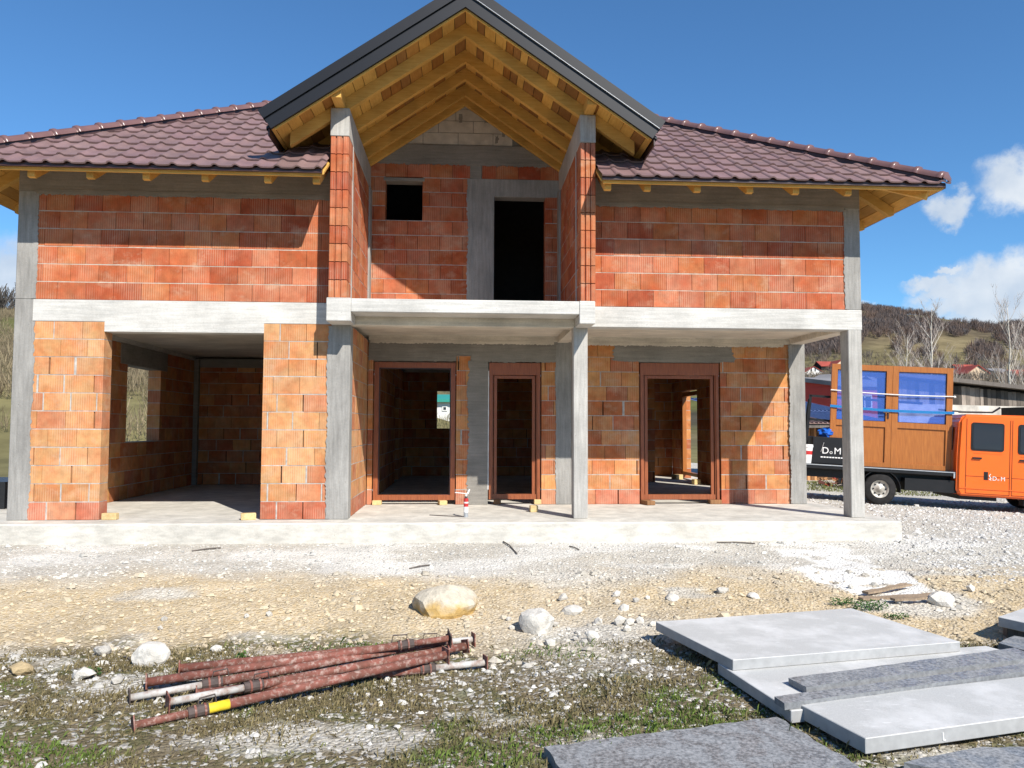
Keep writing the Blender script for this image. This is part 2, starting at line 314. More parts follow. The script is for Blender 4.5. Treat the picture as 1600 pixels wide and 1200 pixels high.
# ------------------------------------------------------------------ ground height
def radial(x, y): return np.hypot(x-CAM[0], y-CAM[1]), np.arctan2(x-CAM[0], y-CAM[1])
def gz(x, y, fine=True):
    x = np.asarray(x, float); y = np.asarray(y, float)
    n = fbm(x*.5, y*.5, 3, 3)-.5
    z = -.27-.06*sstep(-.6, -2.2, y)-.16*sstep(-2.3, -4.7, y+n*.8)
    z = z-.05*np.clip(x-7.6, 0, 4.5)*sstep(-3.5, 0, y)
    if fine:
        far = 1-sstep(14, 40, np.abs(y)+np.abs(x)*.6)
        slope = sstep(-.5, -.9, y)
        z = z+slope*far*((fbm(x*1.1, y*1.1, 5, 4)-.5)*.07+(fbm(x*6, y*6, 9, 3)-.5)*.035*(.35+sstep(-2, -3, y)))
    d, az = radial(x, y)
    wr = sstep(-.12, .14, az)
    Hr = 105-26*sstep(R_(26), R_(37), az)+(fbm(az*14, d*.004, 21, 3)-.5)*16
    zr = 17*sstep(70, 300, d)+(Hr-17)*sstep(270, 760, d)
    zl = (34+(fbm(az*11, d*.01, 31, 3)-.5)*6)*np.clip((d-46)/215, 0, 1)**.9
    front = sstep(-.2, .25, np.cos(az))
    z = z+front*(wr*zr+(1-wr)*zl)+(1-front)*14*sstep(120, 600, d)
    return z
def gz1(x, y): return float(gz(np.array([x]), np.array([y]))[0])
def axis(lo, hi, st, far, g):
    a = list(np.arange(lo, hi+st/2, st)); s = st
    x = a[-1]
    while x < far: s *= g; x += s; a.append(x)
    x = a[0]; s = st; pre = []
    while x > -far: s *= g; x -= s; pre.append(x)
    return np.array(pre[::-1]+a)
gx = axis(-8, 9.5, .055, 1600, 1.09); gy = axis(-8, -.3, .05, 1600, 1.075)
GX, GY = np.meshgrid(gx, gy); GZ = gz(GX, GY)
V = np.stack([GX.ravel(), GY.ravel(), GZ.ravel()], 1); nx, ny = len(gx), len(gy)
ii = (np.arange(ny-1)[:, None]*nx+np.arange(nx-1)[None]).ravel(); F = np.stack([ii, ii+1, ii+nx+1, ii+nx], 1)
def zones(x, y):
    n1 = fbm(x*.7, y*.7, 41, 4)-.5; n2 = fbm(x*2.3, y*2.3, 47, 4)-.5; n3 = fbm(x*.9+9, y*1.6, 53, 4)
    yy = y+n1*1.9+n2*.8
    clay = sstep(-1.9, -3.3, yy)*(1-sstep(-4.7, -5.3, y+n1*1.1+n2*.7))
    clay = clay*np.clip(sstep(.38, .55, n3+.1*np.exp(-((x+1.5)/2.2)**2))+.18, 0, 1)*(1-.75*np.exp(-((x-1.1)/.9)**2-((y+4.6)/.9)**2))
    turf = sstep(-4.6, -5.2, y+n1*1.1+n2*.7-.35*np.exp(-((x+.6)/2.2)**2)+.05*x*0)
    turf = turf*(1-.65*sstep(.55, .66, fbm(x*1.3+4, y*2+1, 59, 4)))*(1-.7*np.exp(-((x-1.0)/.6)**2-((y+4.9)/.5)**2))
    # right of the slabs the gravel runs further down
    wob = (fbm(x*1.7, y*1.7, 61, 4)-.5)*1.5; white = 1.15*(1-sstep(.55, .85, np.abs(x-(4.5+.10*(y+2.2))+wob*.8)/(.55+.22*sstep(-3.2, -1.2, y))))*sstep(-3.7, -3.3, y+wob*.5)*(1-sstep(-1.15, -.7, y+wob*.4))*sstep(.28, .46, fbm(x*5, y*5, 63, 3))
    white = white+.55*sstep(.5, .66, fbm(x*.8+3, y*1.5+8, 67, 4))*sstep(-3.0, -1.9, y)*(1-sstep(0, 1, y))
    return np.clip(clay, 0, 1), np.clip(turf, 0, 1), np.clip(white, 0, 1)
zc, zt, zw = zones(GX.ravel(), GY.ravel())
near = np.abs(GX.ravel()) < 22
d_, a_ = radial(GX.ravel(), GY.ravel())
isfar = (d_ > 40) | ((GX.ravel() < -7.6) & (GY.ravel() > 2))
col = np.stack([zc, zt, zw], 1)
X1, Y1 = GX.ravel(), GY.ravel()
w1 = fbm(X1*.02, Y1*.02, 71, 5); w2 = fbm(X1*.006+5, Y1*.006, 73, 4)
brown = np.array([.12, .094, .06]); tan = np.array([.20, .16, .085]); green = np.array([.095, .105, .03]); dark = np.array([.06, .048, .042])
fc = brown+(tan-brown)*sstep(.35, .6, w1)[:, None]; fc = fc+(green-fc)*(sstep(.5, .62, w2)*.8)[:, None]
fc = fc+(dark-fc)*(sstep(.52, .64, fbm(X1*.012, Y1*.012+7, 79, 4))*.8)[:, None]
low = (1-sstep(60, 110, d_))[:, None]; fc = fc+(np.array([.19, .17, .075])-fc)*low*.8
rf = (sstep(260, 330, d_)*(1-sstep(430, 470, d_))*sstep(.1, .3, a_)+sstep(630, 660, d_)*sstep(R_(29), R_(31), a_))[:, None]; fc = fc+(np.array([.15, .13, .062])*(0.75+.5*w1[:, None])-fc)*np.clip(rf, 0, 1)*.75
# split the sheet: inner yard carries zone weights, outer land carries colours
cen = (GX.ravel()[F]).mean(1), (GY.ravel()[F]).mean(1)
outer = isfar[F].all(1)
me = fastmesh('yard', V, F[~outer], col); mobj('ground', me, 'ground', kind='structure')
me = fastmesh('terrain', V, F[outer], fc); mobj('terrain', me, 'hillside', kind='structure')
for m in (bpy.data.meshes['yard'], bpy.data.meshes['terrain']): m.polygons.foreach_set('use_smooth', [True]*len(m.polygons))

# ------------------------------------------------------------------ the house under construction
CO = .25; Z1 = 3.05; PW = .381
house = empty('brick_house', (-.2, 2, 0), 'unfinished two-storey house of orange hollow brick with brown tiled roof and balcony gable', 'house')
PAL_UP = [(.38, .108, .042), (.41, .135, .056), (.35, .09, .037), (.43, .155, .078), (.39, .132, .07), (.335, .083, .038), (.40, .125, .055), (.42, .145, .055)]
PAL_LO = [(.49, .25, .105), (.51, .275, .12), (.47, .225, .092), (.50, .26, .12), (.455, .195, .095), (.52, .29, .135)]
PAL_BT = [(.45, .185, .10), (.41, .14, .078), (.48, .22, .12), (.44, .165, .10)]
PAL_PO = [(.42, .16, .06), (.46, .20, .072), (.39, .13, .05), (.48, .225, .09), (.38, .13, .062), (.50, .24, .085)]
def _unit():
    m = MB(); m.box(-.5, .5, -.5, .5, -.5, .5); return m.mesh('brick')
UNIT = _unit()
# a block whose end shows its tongue-and-groove ribs (seen on the wing wall ends)
def _ribbed():
    m = MB(); e = [(-.5, -.42), (-.47, -.5), (-.24, -.5), (-.21, -.40), (-.16, -.40), (-.13, -.5), (.10, -.5), (.13, -.40), (.18, -.40), (.21, -.5), (.47, -.5), (.5, -.42), (.5, .5), (-.5, .5)]
    m.prism([(x, y, -.5) for x, y in e], (0, 0, 1)); return m.mesh('brick')
RIB = _ribbed()
UNIT.materials.append(MATS['brick']); RIB.materials.append(MATS['brick'])
def put_brick(parent, c, s, color, unit=UNIT):
    o = bpy.data.objects.new('brick', unit); o.location = c; o.scale = s; o.color = tuple(color)+(1,)
    COL.objects.link(o); o.parent = parent; o.matrix_parent_inverse = Matrix.Identity(4); return o
def segs(u0, u1, z0, z1, holes):
    s = [(u0, u1)]
    for a, b, c, d in holes:
        if c >= z1-.08 or d <= z0+.08: continue
        n = []
        for p, q in s:
            if b <= p or a >= q: n.append((p, q)); continue
            if a > p: n.append((p, a))
            if b < q: n.append((b, q))
        s = n
    return [x for x in s if x[1]-x[0] > .02]
def brick_wall(axis_, u0, u1, p0, p1, z0, nc, holes=(), pal=PAL_UP, stuff=False, mort='mortar_light', vj=.0, bottom=None, phase=0., name='wall', joint=.012, vjw=.006):
    """wall along axis_ ('x' or 'y'), u0..u1 long, p0..p1 thick; every block a piece, or one joined mesh"""
    core = MB(); L = []; ins = .03; bed = []
    def cb(a, b, i, za, zb):
        if axis_ == 'x': core.box(a+min(i, .006), b-min(i, .006), p0+i, p1-i, za, zb)
        else: core.box(p0+i, p1-i, a+min(i, .006), b-min(i, .006), za, zb)
    for k in range(nc):
        za, zb = z0+k*CO, z0+(k+1)*CO
        for a, b in segs(u0, u1, za, zb, holes):
            n0 = len(core.f); cb(a, b, ins, za+joint/2, zb-joint/2); bed += [1]*(len(core.f)-n0)
            n0 = len(core.f); cb(a, b, .0025, zb-joint/2-.001, zb+joint/2+.001 if k < nc-1 else zb); bed += [0]*(len(core.f)-n0)
            u = a-((a-phase-(k % 2)*PW/2-(rnd.uniform(-.09, .09) if vj else rnd.uniform(-.012, .012))) % PW)
            while u < b-.034:
                l = PW+(rnd.uniform(-.03, .01) if vj else 0); g = vjw
                if vj and rnd.random() < vj:
                    g = rnd.uniform(.02, .042)
                    if u+l < b-.05 and u+l-g > a: n0 = len(core.f); cb(u+l-g/2-.001, u+l+g/2+.001, .003, za+joint/2, zb-joint/2); bed += [0]*(len(core.f)-n0)
                s, e = max(u, a), (b if b-u-l < .035 else u+l)
                if e-s > .012: L.append((s+(0 if s == a else g/2), e-(0 if e == b else g/2), za, zb, k))
                u += l
    me_ = core.mesh(name); me_.materials.append(MATS[mort]); me_.materials.append(MATS['joint_dark'])
    if len(bed) == len(me_.polygons): me_.polygons.foreach_set('material_index', bed)
    wall = mobj(name, me_, None, house)
    cols = []; V = []; F = []
    for s, e, za, zb, k in L:
        c = rnd.choice(bottom if (bottom and k == 0) else pal); q = rnd.uniform(.9, 1.1); c = tuple(min(1, x*q) for x in c)
        dz = rnd.uniform(-.002, .002); jog = rnd.uniform(-.003, .003); t = p1-p0
        hb = CO-joint
        ce = ((s+e)/2, (p0+p1)/2+jog, (za+zb)/2+dz) if axis_ == 'x' else ((p0+p1)/2+jog, (s+e)/2, (za+zb)/2+dz)
        sz = (e-s, t, hb) if axis_ == 'x' else (t, e-s, hb)
        if not stuff: put_brick(wall, ce, sz, c)
        else:
            b = len(V)
            for vx in UNIT.vertices: V.append([ce[i]+vx.co[i]*sz[i] for i in range(3)]); cols.append(c)
            for p in UNIT.polygons: F.append([b+i for i in p.vertices])
    if stuff and V:
        mobj('brick_courses', fastmesh('brick_courses', V, F, cols), 'brick_stuff', wall, kind='stuff')
    return wall
def cbox(name, x0, x1, y0, y1, z0, z1, mat, parent=house, bev=.008):
    m = MB(); m.box(x0, x1, y0, y1, z0, z1); me = m.mesh(name)
    if bev:
        bm = bmesh.new(); bm.from_mesh(me); bmesh.ops.bevel(bm, geom=bm.edges[:], offset=bev, segments=1, affect='EDGES'); bm.to_mesh(me); bm.free()
    return mobj(name, me, mat, parent)
def ragged(name, x0, x1, z0, z1, y, mat, lo=.0, hi=.0, left=.0, right=.0, th=.012, n=None):
    """concrete face with uneven poured edges"""
    n = n or max(6, int((x1-x0)/.022)); P = []; ph = rnd.uniform(0, 9)
    for i in range(n+1): P.append((x0+(x1-x0)*i/n, z0+(rnd.uniform(-.6, .6)+.5*math.sin(i*.21+ph)*math.sin(i*.083+ph))*lo*(1 if rnd.random() > .12 else -1.6)))
    m2 = max(3, int((z1-z0)/.028)); ph2 = rnd.uniform(0, 9)
    for i in range(1, m2): P.append((x1+(rnd.uniform(-.7, .7)+.5*math.sin(i*.13+ph2))*right, z0+(z1-z0)*i/m2))
    for i in range(n+1): P.append((x1-(x1-x0)*i/n, z1+rnd.uniform(-1, 1)*hi))
    for i in range(1, m2): P.append((x0+(rnd.uniform(-.7, .7)+.5*math.sin(i*.13+ph2))*left, z1-(z1-z0)*i/m2))
    m = MB(); m.prism([(a, y, b) for a, b in P], (0, th, 0)); return m.obj(name, mat, house)
XL, XR = -6.25, 5.85; YB = 10.0
# floor slab and strip footing
cbox('floor_slab', -9.2, 6.15, -.42, 10.2, -.6, 0, 'conc_floor', bev=.02)
# ---- ground floor, garage front
brick_wall('x', -6.0, -5.03, 0, .25, 0, 11, (), PAL_LO, vj=.36, bottom=PAL_BT, mort='mortar')
brick_wall('x', -2.845, -1.905, 0, .25, 0, 11, (), PAL_LO, vj=.36, bottom=PAL_BT, mort='mortar', phase=.1)
cbox('column', XL, -6.0, -.004, .25, 0, 3.05, 'conc_col'); cbox('column', -1.905, -1.635, -.012, .25, 0, 2.74, 'conc_col')
ragged('column_edge', -6.03, -5.965, 0.01, 2.74, -.008, 'conc_col', left=.0, right=.018, n=2)
ragged('column_edge', -1.95, -1.89, 0.01, 2.72, -.016, 'conc_col', left=.016, n=2)
cbox('pillar', 1.55, 1.755, .0, .22, 0, 2.76, 'conc_pillar'); cbox('pillar', 5.63, 5.835, .0, .25, 0, 2.76, 'conc_pillar')
m = MB(); m.prism([(-6.0, -.006, 2.75), (-5.03, -.006, 2.75), (-5.03, -.006, 2.61), (-2.845, -.006, 2.61), (-2.845, -.006, 2.75), (-1.9, -.006, 2.75), (-1.9, -.006, 3.05), (-6.0, -.006, 3.05)], (0, .25, 0)); m.obj('ring_beam', 'conc_beam', house)
cbox('ring_beam', 1.79, 5.845, -.006, .25, 2.75, 3.05, 'conc_beam')
cbox('ring_beam', -1.9, 1.79, .004, .25, 2.74, 3.05, 'conc_soffit')
cbox('side_beam', 5.6, 5.84, .25, 2.05, 2.75, 3.045, 'conc_soffit'); cbox('side_beam', 1.56, 1.75, .25, 2.05, 2.74, 2.95, 'conc_soffit')
# garage inside and left flank
WG = (3.1, 4.62, 1.0, 2.38)
brick_wall('y', .25, 9.75, XL+.01, -6.0, 0, 11, [WG], PAL_PO, stuff=True, mort='mortar', vj=.2)
brick_wall('x', -6.0, -1.88, 6.62, 6.87, 0, 11, (), PAL_PO, stuff=True, mort='mortar', vj=.2)
brick_wall('y', 2.3, 9.75, -1.88, -1.63, 0, 11, [(7.2, 8.2, 0, 2.2)], PAL_PO, stuff=True, mort='mortar', vj=.2)
cbox('ring_beam', XL, -6.0, .25, 9.9, 2.75, 3.05, 'conc_beam'); cbox('lintel', XL+.005, -5.992, 2.8, 4.95, 2.385, 2.75, 'conc_dark')
cbox('ring_beam', -6.0, -1.7, 6.6, 6.87, 2.6, 2.8, 'conc_dark')
cbox('column', -6.0, -5.9, 6.5, 6.62, 0, 2.78, 'conc_dark')
cbox('ceiling_slab', -6.0, 5.62, .25, 9.75, 2.84, 3.04, 'conc_soffit', bev=0)
# ---- porch: flank wall beside the column, rear wall with three frames
brick_wall('y', .25, 2.05, -1.88, -1.645, 0, 11, (), PAL_LO, stuff=True, mort='mortar', vj=.2, bottom=PAL_BT)
D1, D2, D3 = (-1.53, -.17, .075, 2.385), (.395, 1.275, .085, 2.385), (2.985, 4.365, .075, 2.405)
holes = [(-1.55, -.155, 0, 2.5), (.08, 1.29, 0, 2.5), (1.545, 1.81, 0, 2.75), (2.965, 4.385, 0, 2.5), (-1.63, 1.55, 2.5, 2.75)]
for u0, u1, nc_ in ((-1.63, -1.55, 10), (-.155, .08, 10), (1.29, 1.545, 10), (1.81, 5.62, 11)):
    brick_wall('x', u0, u1, 2.05, 2.30, 0, nc_, holes[3:4], PAL_PO, vj=.2, bottom=PAL_BT, mort='mortar')
cbox('lintel', -1.63, 1.55, 2.055, 2.3, 2.41, 2.75, 'conc_dark'); cbox('lintel', 2.9, 4.45, 2.056, 2.3, 2.42, 2.75, 'conc_dark')
ragged('lintel_face', -1.63, -.16, 2.41, 2.75, 2.041, 'conc_dark', lo=.012); ragged('lintel_face', -.16, .1, 2.52, 2.75, 2.039, 'conc_dark', lo=.02)
ragged('lintel_face', .1, 1.56, 2.40, 2.75, 2.041, 'conc_dark', lo=.02); ragged('lintel_face', 2.53, 4.63, 2.43, 2.735, 2.041, 'conc_dark', lo=.015, left=.05, right=.05)
cbox('column', .08, .385, 2.046, 2.3, 0, 2.42, 'conc_dark'); cbox('column', 1.55, 1.80, 2.046, 2.3, 0, 2.75, 'conc_col')
ragged('column_edge', .045, .12, .01, 2.42, 2.04, 'conc_dark', left=.03, n=2); ragged('column_edge', 1.53, 1.58, .01, 2.7, 2.04, 'conc_col', left=.014, n=2)
cbox('column', 5.62, 5.87, 2.02, 2.3, 0, 2.76, 'conc_col'); ragged('column_edge', 5.585, 5.64, .01, 2.74, 2.012, 'conc_col', left=.015, n=2)
cbox('ring_beam', -1.63, 5.86, 2.03, 2.3, 2.75, 2.86, 'conc_soffit')
ragged('beam_drip', 1.9, 5.5, 2.70, 2.76, 2.024, 'conc_soffit', lo=.014); ragged('beam_drip', -1.6, 1.5, 2.705, 2.76, 2.024, 'conc_soffit', lo=.014)
# inside partitions, rear and right flank walls
brick_wall('y', 2.3, 9.75, 5.6, 5.85, 0, 11, [(5.0, 6.0, 0, 2.3), (7.45, 8.85, 0, 2.2)], PAL_PO, stuff=True, mort='mortar', vj=.2)
brick_wall('x', -6.0, 5.6, 9.75, 10.0, 0, 11, [(-.75, -.3, 1.4, 2.23)], PAL_PO, stuff=True, mort='mortar', vj=.2)
brick_wall('y', 2.3, 7.0, 1.55, 1.75, 0, 11, (), PAL_PO, stuff=True, mort='mortar', vj=.2)
brick_wall('x', 1.75, 4.55, 7.4, 7.6, 0, 11, (), PAL_PO, stuff=True, mort='mortar', vj=.2)
cbox('ring_beam', XL, XR, 9.76, 10.0, 2.745, 3.05, 'conc_beam'); cbox('partition_beam', 1.56, 1.74, 2.3, 7.0, 2.745, 2.85, 'conc_dark'); cbox('partition_beam', 1.75, 4.55, 7.41, 7.59, 2.745, 2.85, 'conc_dark'); cbox('partition_beam', -1.87, -1.64, 2.3, 9.75, 2.745, 2.85, 'conc_dark')
cbox('ring_beam', 5.6, 5.85, 2.3, 9.9, 2.75, 3.05, 'conc_beam')
# ---- balcony
cbox('balcony_slab', -1.575, 1.57, -.45, .0, 2.865, 3.05, 'conc_beam')
cbox('balcony_beam', -1.905, -1.575, -.458, .0, 2.735, 3.056, 'conc_beam'); cbox('balcony_beam', 1.57, 1.79, -.458, .0, 2.735, 3.056, 'conc_beam')
cbox('balcony_floor', -1.62, 1.57, .0, 2.05, 3.04, 3.07, 'conc_floor', bev=0)
# ---- upper floor knee walls and plates
brick_wall('x', -6.0, -1.9, 0, .25, Z1, 6, (), PAL_UP, mort='mortar_light', phase=.02)
brick_wall('x', 1.79, 5.62, 0, .25, Z1, 6, (), PAL_UP, mort='mortar_light', phase=.06)
cbox('column', XL, -6.0, -.005, .25, 3.05, 4.62, 'conc_col'); cbox('column', 5.62, 5.84, -.005, .25, 3.05, 4.62, 'conc_col')
ragged('column_edge', -6.03, -5.97, 3.06, 4.54, -.01, 'conc_col', right=.012, n=2); ragged('column_edge', 5.59, 5.65, 3.06, 4.54, -.01, 'conc_col', left=.014, n=2)
cbox('wall_plate', XL, -1.9, -.012, .25, 4.555, 4.955, 'conc_dark'); cbox('wall_plate', 1.79, 5.84, -.012, .25, 4.555, 4.955, 'conc_dark')
ragged('plate_drip', -6.0, -1.95, 4.53, 4.6, -.017, 'conc_dark', lo=.014); ragged('plate_drip', 1.85, 5.6, 4.525, 4.6, -.017, 'conc_dark', lo=.014)
for x0, x1 in ((XL, -6.0), (5.6, 5.84)):
    brick_wall('y', .25, 9.75, x0+.005, x1, Z1, 6, (), PAL_UP, stuff=True)
    cbox('wall_plate', x0, x1, .25, 9.9, 4.555, 4.955, 'conc_dark')
brick_wall('x', XL, XR, 9.75, 10.0, Z1, 6, (), PAL_UP, stuff=True); cbox('wall_plate', XL, XR, 9.74, 10.0, 4.555, 4.955, 'conc_dark')
# ---- balcony wing walls (blocks' ribbed ends face the yard) and their concrete caps
for x0, x1 in ((-1.885, -1.635), (1.585, 1.80)):
    w_ = brick_wall('y', -.20, 1.85, x0, x1, Z1+.003, 9, (), PAL_UP, stuff=True, mort='mortar', vj=.25)
    for k in range(9):
        c = rnd.choice(PAL_UP+[(.45, .17, .075)]*2); put_brick(w_, ((x0+x1)/2, -.325, Z1+.128+k*CO), (x1-x0, .25, .238), c, RIB)
    m = MB(); m.box(x0+.01, x1-.01, -.405, -.2, Z1, Z1+9*CO); m.obj('mortar_core', 'mortar_light', w_)
    cbox('wing_cap', x0-.004, x1+.004, -.455, 2.05, 5.303, 5.70, 'conc_pillar')
    sgn = 1 if x0 < 0 else -1; xi = x1 if x0 < 0 else x0
    cbox('wing_tie', xi-.02 if sgn > 0 else xi-.008, xi+.008 if sgn > 0 else xi+.02, -.06, .0, Z1+.01, 5.3, 'conc_pillar', bev=0)
    cbox('column', x0-.002, x1+.03 if sgn > 0 else x1, 1.80, 2.06, Z1, 5.31, 'conc_col') if sgn > 0 else cbox('column', x0-.03, x1, 1.80, 2.06, Z1, 5.31, 'conc_col')
# ---- balcony rear wall
UW, UD = (-1.385, -.755, 4.825, 5.485), (.47, 1.265, 3.05, 5.245)
brick_wall('x', -1.635, 1.6, 2.05, 2.30, Z1, 11, [UW, (.05, .47, 3.05, 5.55), (.3, 1.35, 3.05, 5.49), (.05, .26, 5.4, 5.8)], PAL_UP, mort='mortar', phase=.13)
cbox('column', .05, .47, 2.044, 2.3, Z1, 5.3, 'conc_col'); cbox('lintel', .05, 1.6, 2.046, 2.3, 5.245, 5.555, 'conc_col'); cbox('column', .05, .255, 2.043, 2.3, 5.555, 5.8, 'conc_dark')
ragged('column_edge', .01, .09, 3.06, 5.54, 2.036, 'conc_col', left=.02, n=2); cbox('window_lintel', -1.42, -.72, 2.043, 2.28, 5.485, 5.545, 'conc_dark')
cbox('tie_beam', -1.66, 1.62, 2.03, 2.3, 5.80, 6.13, 'conc_dark'); ragged('beam_drip', -1.6, 1.55, 5.775, 5.83, 2.024, 'conc_dark', lo=.018)
gw = MB(); gw.prism([(-1.66, 2.07, 6.13), (1.62, 2.07, 6.13), (-.02, 2.07, 7.02)], (0, .2, 0)); gb = gw.obj('gable_wall', 'conc_dark', house)
AB = []
for k, (z0, xa, xb) in enumerate(((6.135, -1.28, .78), (6.345, -.92, .72), (6.555, -.55, .42), (6.765, -.26, .20))):
    x = xa; first = True
    while x < xb-.05:
        l = min(.6 if not first else rnd.uniform(.3, .55), xb-x); first = False
        m = MB(); m.box(x+.005, x+l-.005, 2.05, 2.1, z0+.004, z0+.204); o = m.obj('gable_block', 'aac', gb); x += l
for x, z in ((-.35, 6.72), (-.2, 6.9), (.06, 6.85), (-.12, 6.6), (.32, 6.6), (.62, 6.36), (.5, 6.24)):   # dark damp mortar patches
    ragged('mortar_patch', x-.03, x+.03, z-.07, z+.07, 2.046, 'conc_dark', .02, .02, .02, .02, .006, 4)
# partition inside the upper floor so that openings look into a dark room
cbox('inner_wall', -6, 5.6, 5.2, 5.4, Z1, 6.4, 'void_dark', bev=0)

# ---- door and window frames
def frame(d, y, shutter=0, fw=.075, dep=.09, sash=False):
    x0, x1, z0, z1 = d
    root = MB(); root.box(x0, x0+fw, y, y+dep, z0, z1); o = root.obj('door_frame', 'frame_brown', house)
    for nm, b in (('frame_jamb', (x1-fw, x1, y, y+dep, z0, z1)), ('frame_sill', (x0+fw, x1-fw, y+.005, y+dep, z0, z0+.085)), ('frame_head', (x0+fw, x1-fw, y+.003, y+dep, z1-.09, z1))):
        m = MB(); m.box(*b); m.obj(nm, 'frame_brown', o)
    if shutter:
        m = MB(); m.box(x0+.004, x1-.004, y-.03, y+.16, z1-shutter, z1+.005); m.obj('shutter_box', 'frame_brown', o)
        for xa, xb in ((x0+.01, x0+.055), (x1-.055, x1-.01)):
            m = MB(); m.box(xa, xb, y-.025, y, z0, z1-shutter); m.obj('shutter_guide', 'frame_brown', o)
        m = MB(); i = .09
        m.box(x0+i, x0+i+.05, y+.02, y+.075, z0+.08, z1-shutter-.01); m.box(x1-i-.05, x1-i, y+.02, y+.075, z0+.08, z1-shutter-.01)
        m.box(x0+i+.05, x1-i-.05, y+.022, y+.073, z1-shutter-.06, z1-shutter-.01); m.obj('inner_frame', 'frame_brown', o)
    else:
        m = MB(); m.box(x0+fw, x0+fw+.02, y+.03, y+.06, z0+.085, z1-.09); m.box(x1-fw-.02, x1-fw, y+.03, y+.06, z0+.085, z1-.09); m.box(x0+fw+.02, x1-fw-.02, y+.031, y+.06, z1-.11, z1-.09); m.obj('gasket_strip', 'metal_drip', o)
    for sx in (x0-.012, x1-.008):
        m = MB(); m.box(sx, sx+.02, y+.01, y+.05, z1-.22, z1-.19); m.box(sx, sx+.02, y+.01, y+.05, z0+.15, z0+.18); m.obj('fixing_bracket', 'steel', o)
    return o
frame(D1, 2.075); frame(D2, 2.09, .2); frame(D3, 2.09, .2)
# expanding-foam bead beside the middle frame
m = MB(); m.tube([(.388, 2.06, .25+.1*i+0) for i in range(21)], [.008+.004*rnd.random() for i in range(21)], 5); m.obj('foam_bead', 'white_paint', house)
# side doorway frame inside, seen through the right-hand opening
m = MB()
for y in (7.45, 8.78): m.box(5.62, 5.72, y, y+.07, .1, 2.2)
m.box(5.62, 5.72, 7.52, 8.78, 2.1, 2.2); m.box(5.62, 5.72, 7.52, 8.78, .1, .18); m.obj('side_door_frame', 'golden_oak', house)

# ---- main hipped roof
TAN = .63; EV = .82; ZE = 4.64                    # deck underside at the eave line
EX0, EX1, EY0, EY1 = XL-.8, XR+.78, -EV, YB+EV
def zr(y): return ZE+TAN*(y+EV)
half = (EY1-EY0)/2; YR = EY0+half; ZR = zr(YR)
A, B, C_, D_ = (EX0, EY0), (EX1, EY0), (EX1, EY1), (EX0, EY1); RA, RB = (EX0+half, YR), (EX1-half, YR)
dk = MB(); th = .035
def slab(pts):
    dk.prism([(x, y, ZE+TAN*min(x-EX0, EX1-x, y-EY0, EY1-y)) for x, y in pts], (0, 0, th))
NX0, NX1, NY = -1.9, 1.805, 2.3
slab([A, (NX0, EY0), (NX0, NY), (EX0+NY+EV, NY)]); slab([(NX1, EY0), B, (EX1-NY-EV, NY), (NX1, NY)]); slab([(EX0+NY+EV, NY), (EX1-NY-EV, NY), RB, RA])
slab([B, C_, RB]); slab([C_, D_, RA, RB]); slab([D_, A, RA])
roof = dk.obj('roof', 'wood_y', house)
# tiles of the front slope
SL = math.atan(TAN); TW = .267; DY = .335; NROW = 11; TLEN = .45
def tile_profile():
    us = [0, .05, .12, .2, .28, .36, .5, .75, .93, 1.0]; hs = [.012, .024, .03, .028, .016, .003, .0, .0, .003, .010]; return us, hs
us, hs = tile_profile(); m = MB(); n = len(us); T = .020
for v, lift in ((0, .03), (TLEN, 0)):
    for u, h in zip(us, hs): m.v.append((u*(TW+.006), v, h+lift))
    for u, h in zip(us, hs): m.v.append((u*(TW+.006), v, h+lift-T))
for i in range(n-1):
    m.f += [(i, i+1, 2*n+i+1, 2*n+i), (n+i+1, n+i, i, i+1)[::-1]]
m.f += [(0, 2*n, 3*n, n), (n-1, 2*n-1, 4*n-1, 3*n-1)]
TILE = m.mesh('tile', False); TILE.materials.append(MATS['roof_tile'])
rot = Matrix.Rotation(SL, 4, 'X')
def add_tile(x, y0):
    zb = zr(y0)+.075
    o = bpy.data.objects.new('tile', TILE); g = rnd.uniform(.88, 1.12); o.color = (g, g*rnd.uniform(.97, 1.03), g, 1)
    mw = Matrix.Translation((x, y0, zb)) @ rot @ Matrix.Rotation(rnd.uniform(-.006, .006), 4, 'Z')
    planes = []
    ylen = TLEN*math.cos(SL)
    for pt, no in (((EX0, EY0), (-1, 1)), ((EX1, EY0), (1, 1))):    # keep inside both hips
        f = lambda px, py: (px-pt[0])*no[0]+(py-pt[1])*no[1]
        vs = [f(a, b) for a in (x, x+TW) for b in (y0, y0+ylen)]
        if min(vs) > 0: return None
        if max(vs) > -.02: planes.append((Vector((pt[0], pt[1], 0)), Vector((no[0], no[1], 0)).normalized()))
    for lim, s in ((NX0-.01, 1), (NX1+.01, -1)):
        if s > 0 and x < 0:
            if x >= lim-.02 and y0 < 2.0: return None
            if x+TW > lim and y0 < 2.0: planes.append((Vector((lim, 0, 0)), Vector((1, 0, 0))))
        if s < 0 and x > -.2:
            if x+TW <= lim+.02 and y0 < 2.0: return None
            if x < lim and y0 < 2.0: planes.append((Vector((lim, 0, 0)), Vector((-1, 0, 0))))
    if planes:
        me = TILE.copy(); bm = bmesh.new(); bm.from_mesh(me); bm.transform(mw)
        for p, no in planes: bmesh.ops.bisect_plane(bm, geom=bm.verts[:]+bm.edges[:]+bm.faces[:], plane_co=p, plane_no=no, clear_outer=True)
        if not bm.faces: bm.free(); return None
        bm.transform(mw.inverted()); bm.to_mesh(me); bm.free(); o.data = me
    COL.objects.link(o); o.parent = roof; o.matrix_parent_inverse = Matrix.Identity(4); o.matrix_basis = mw
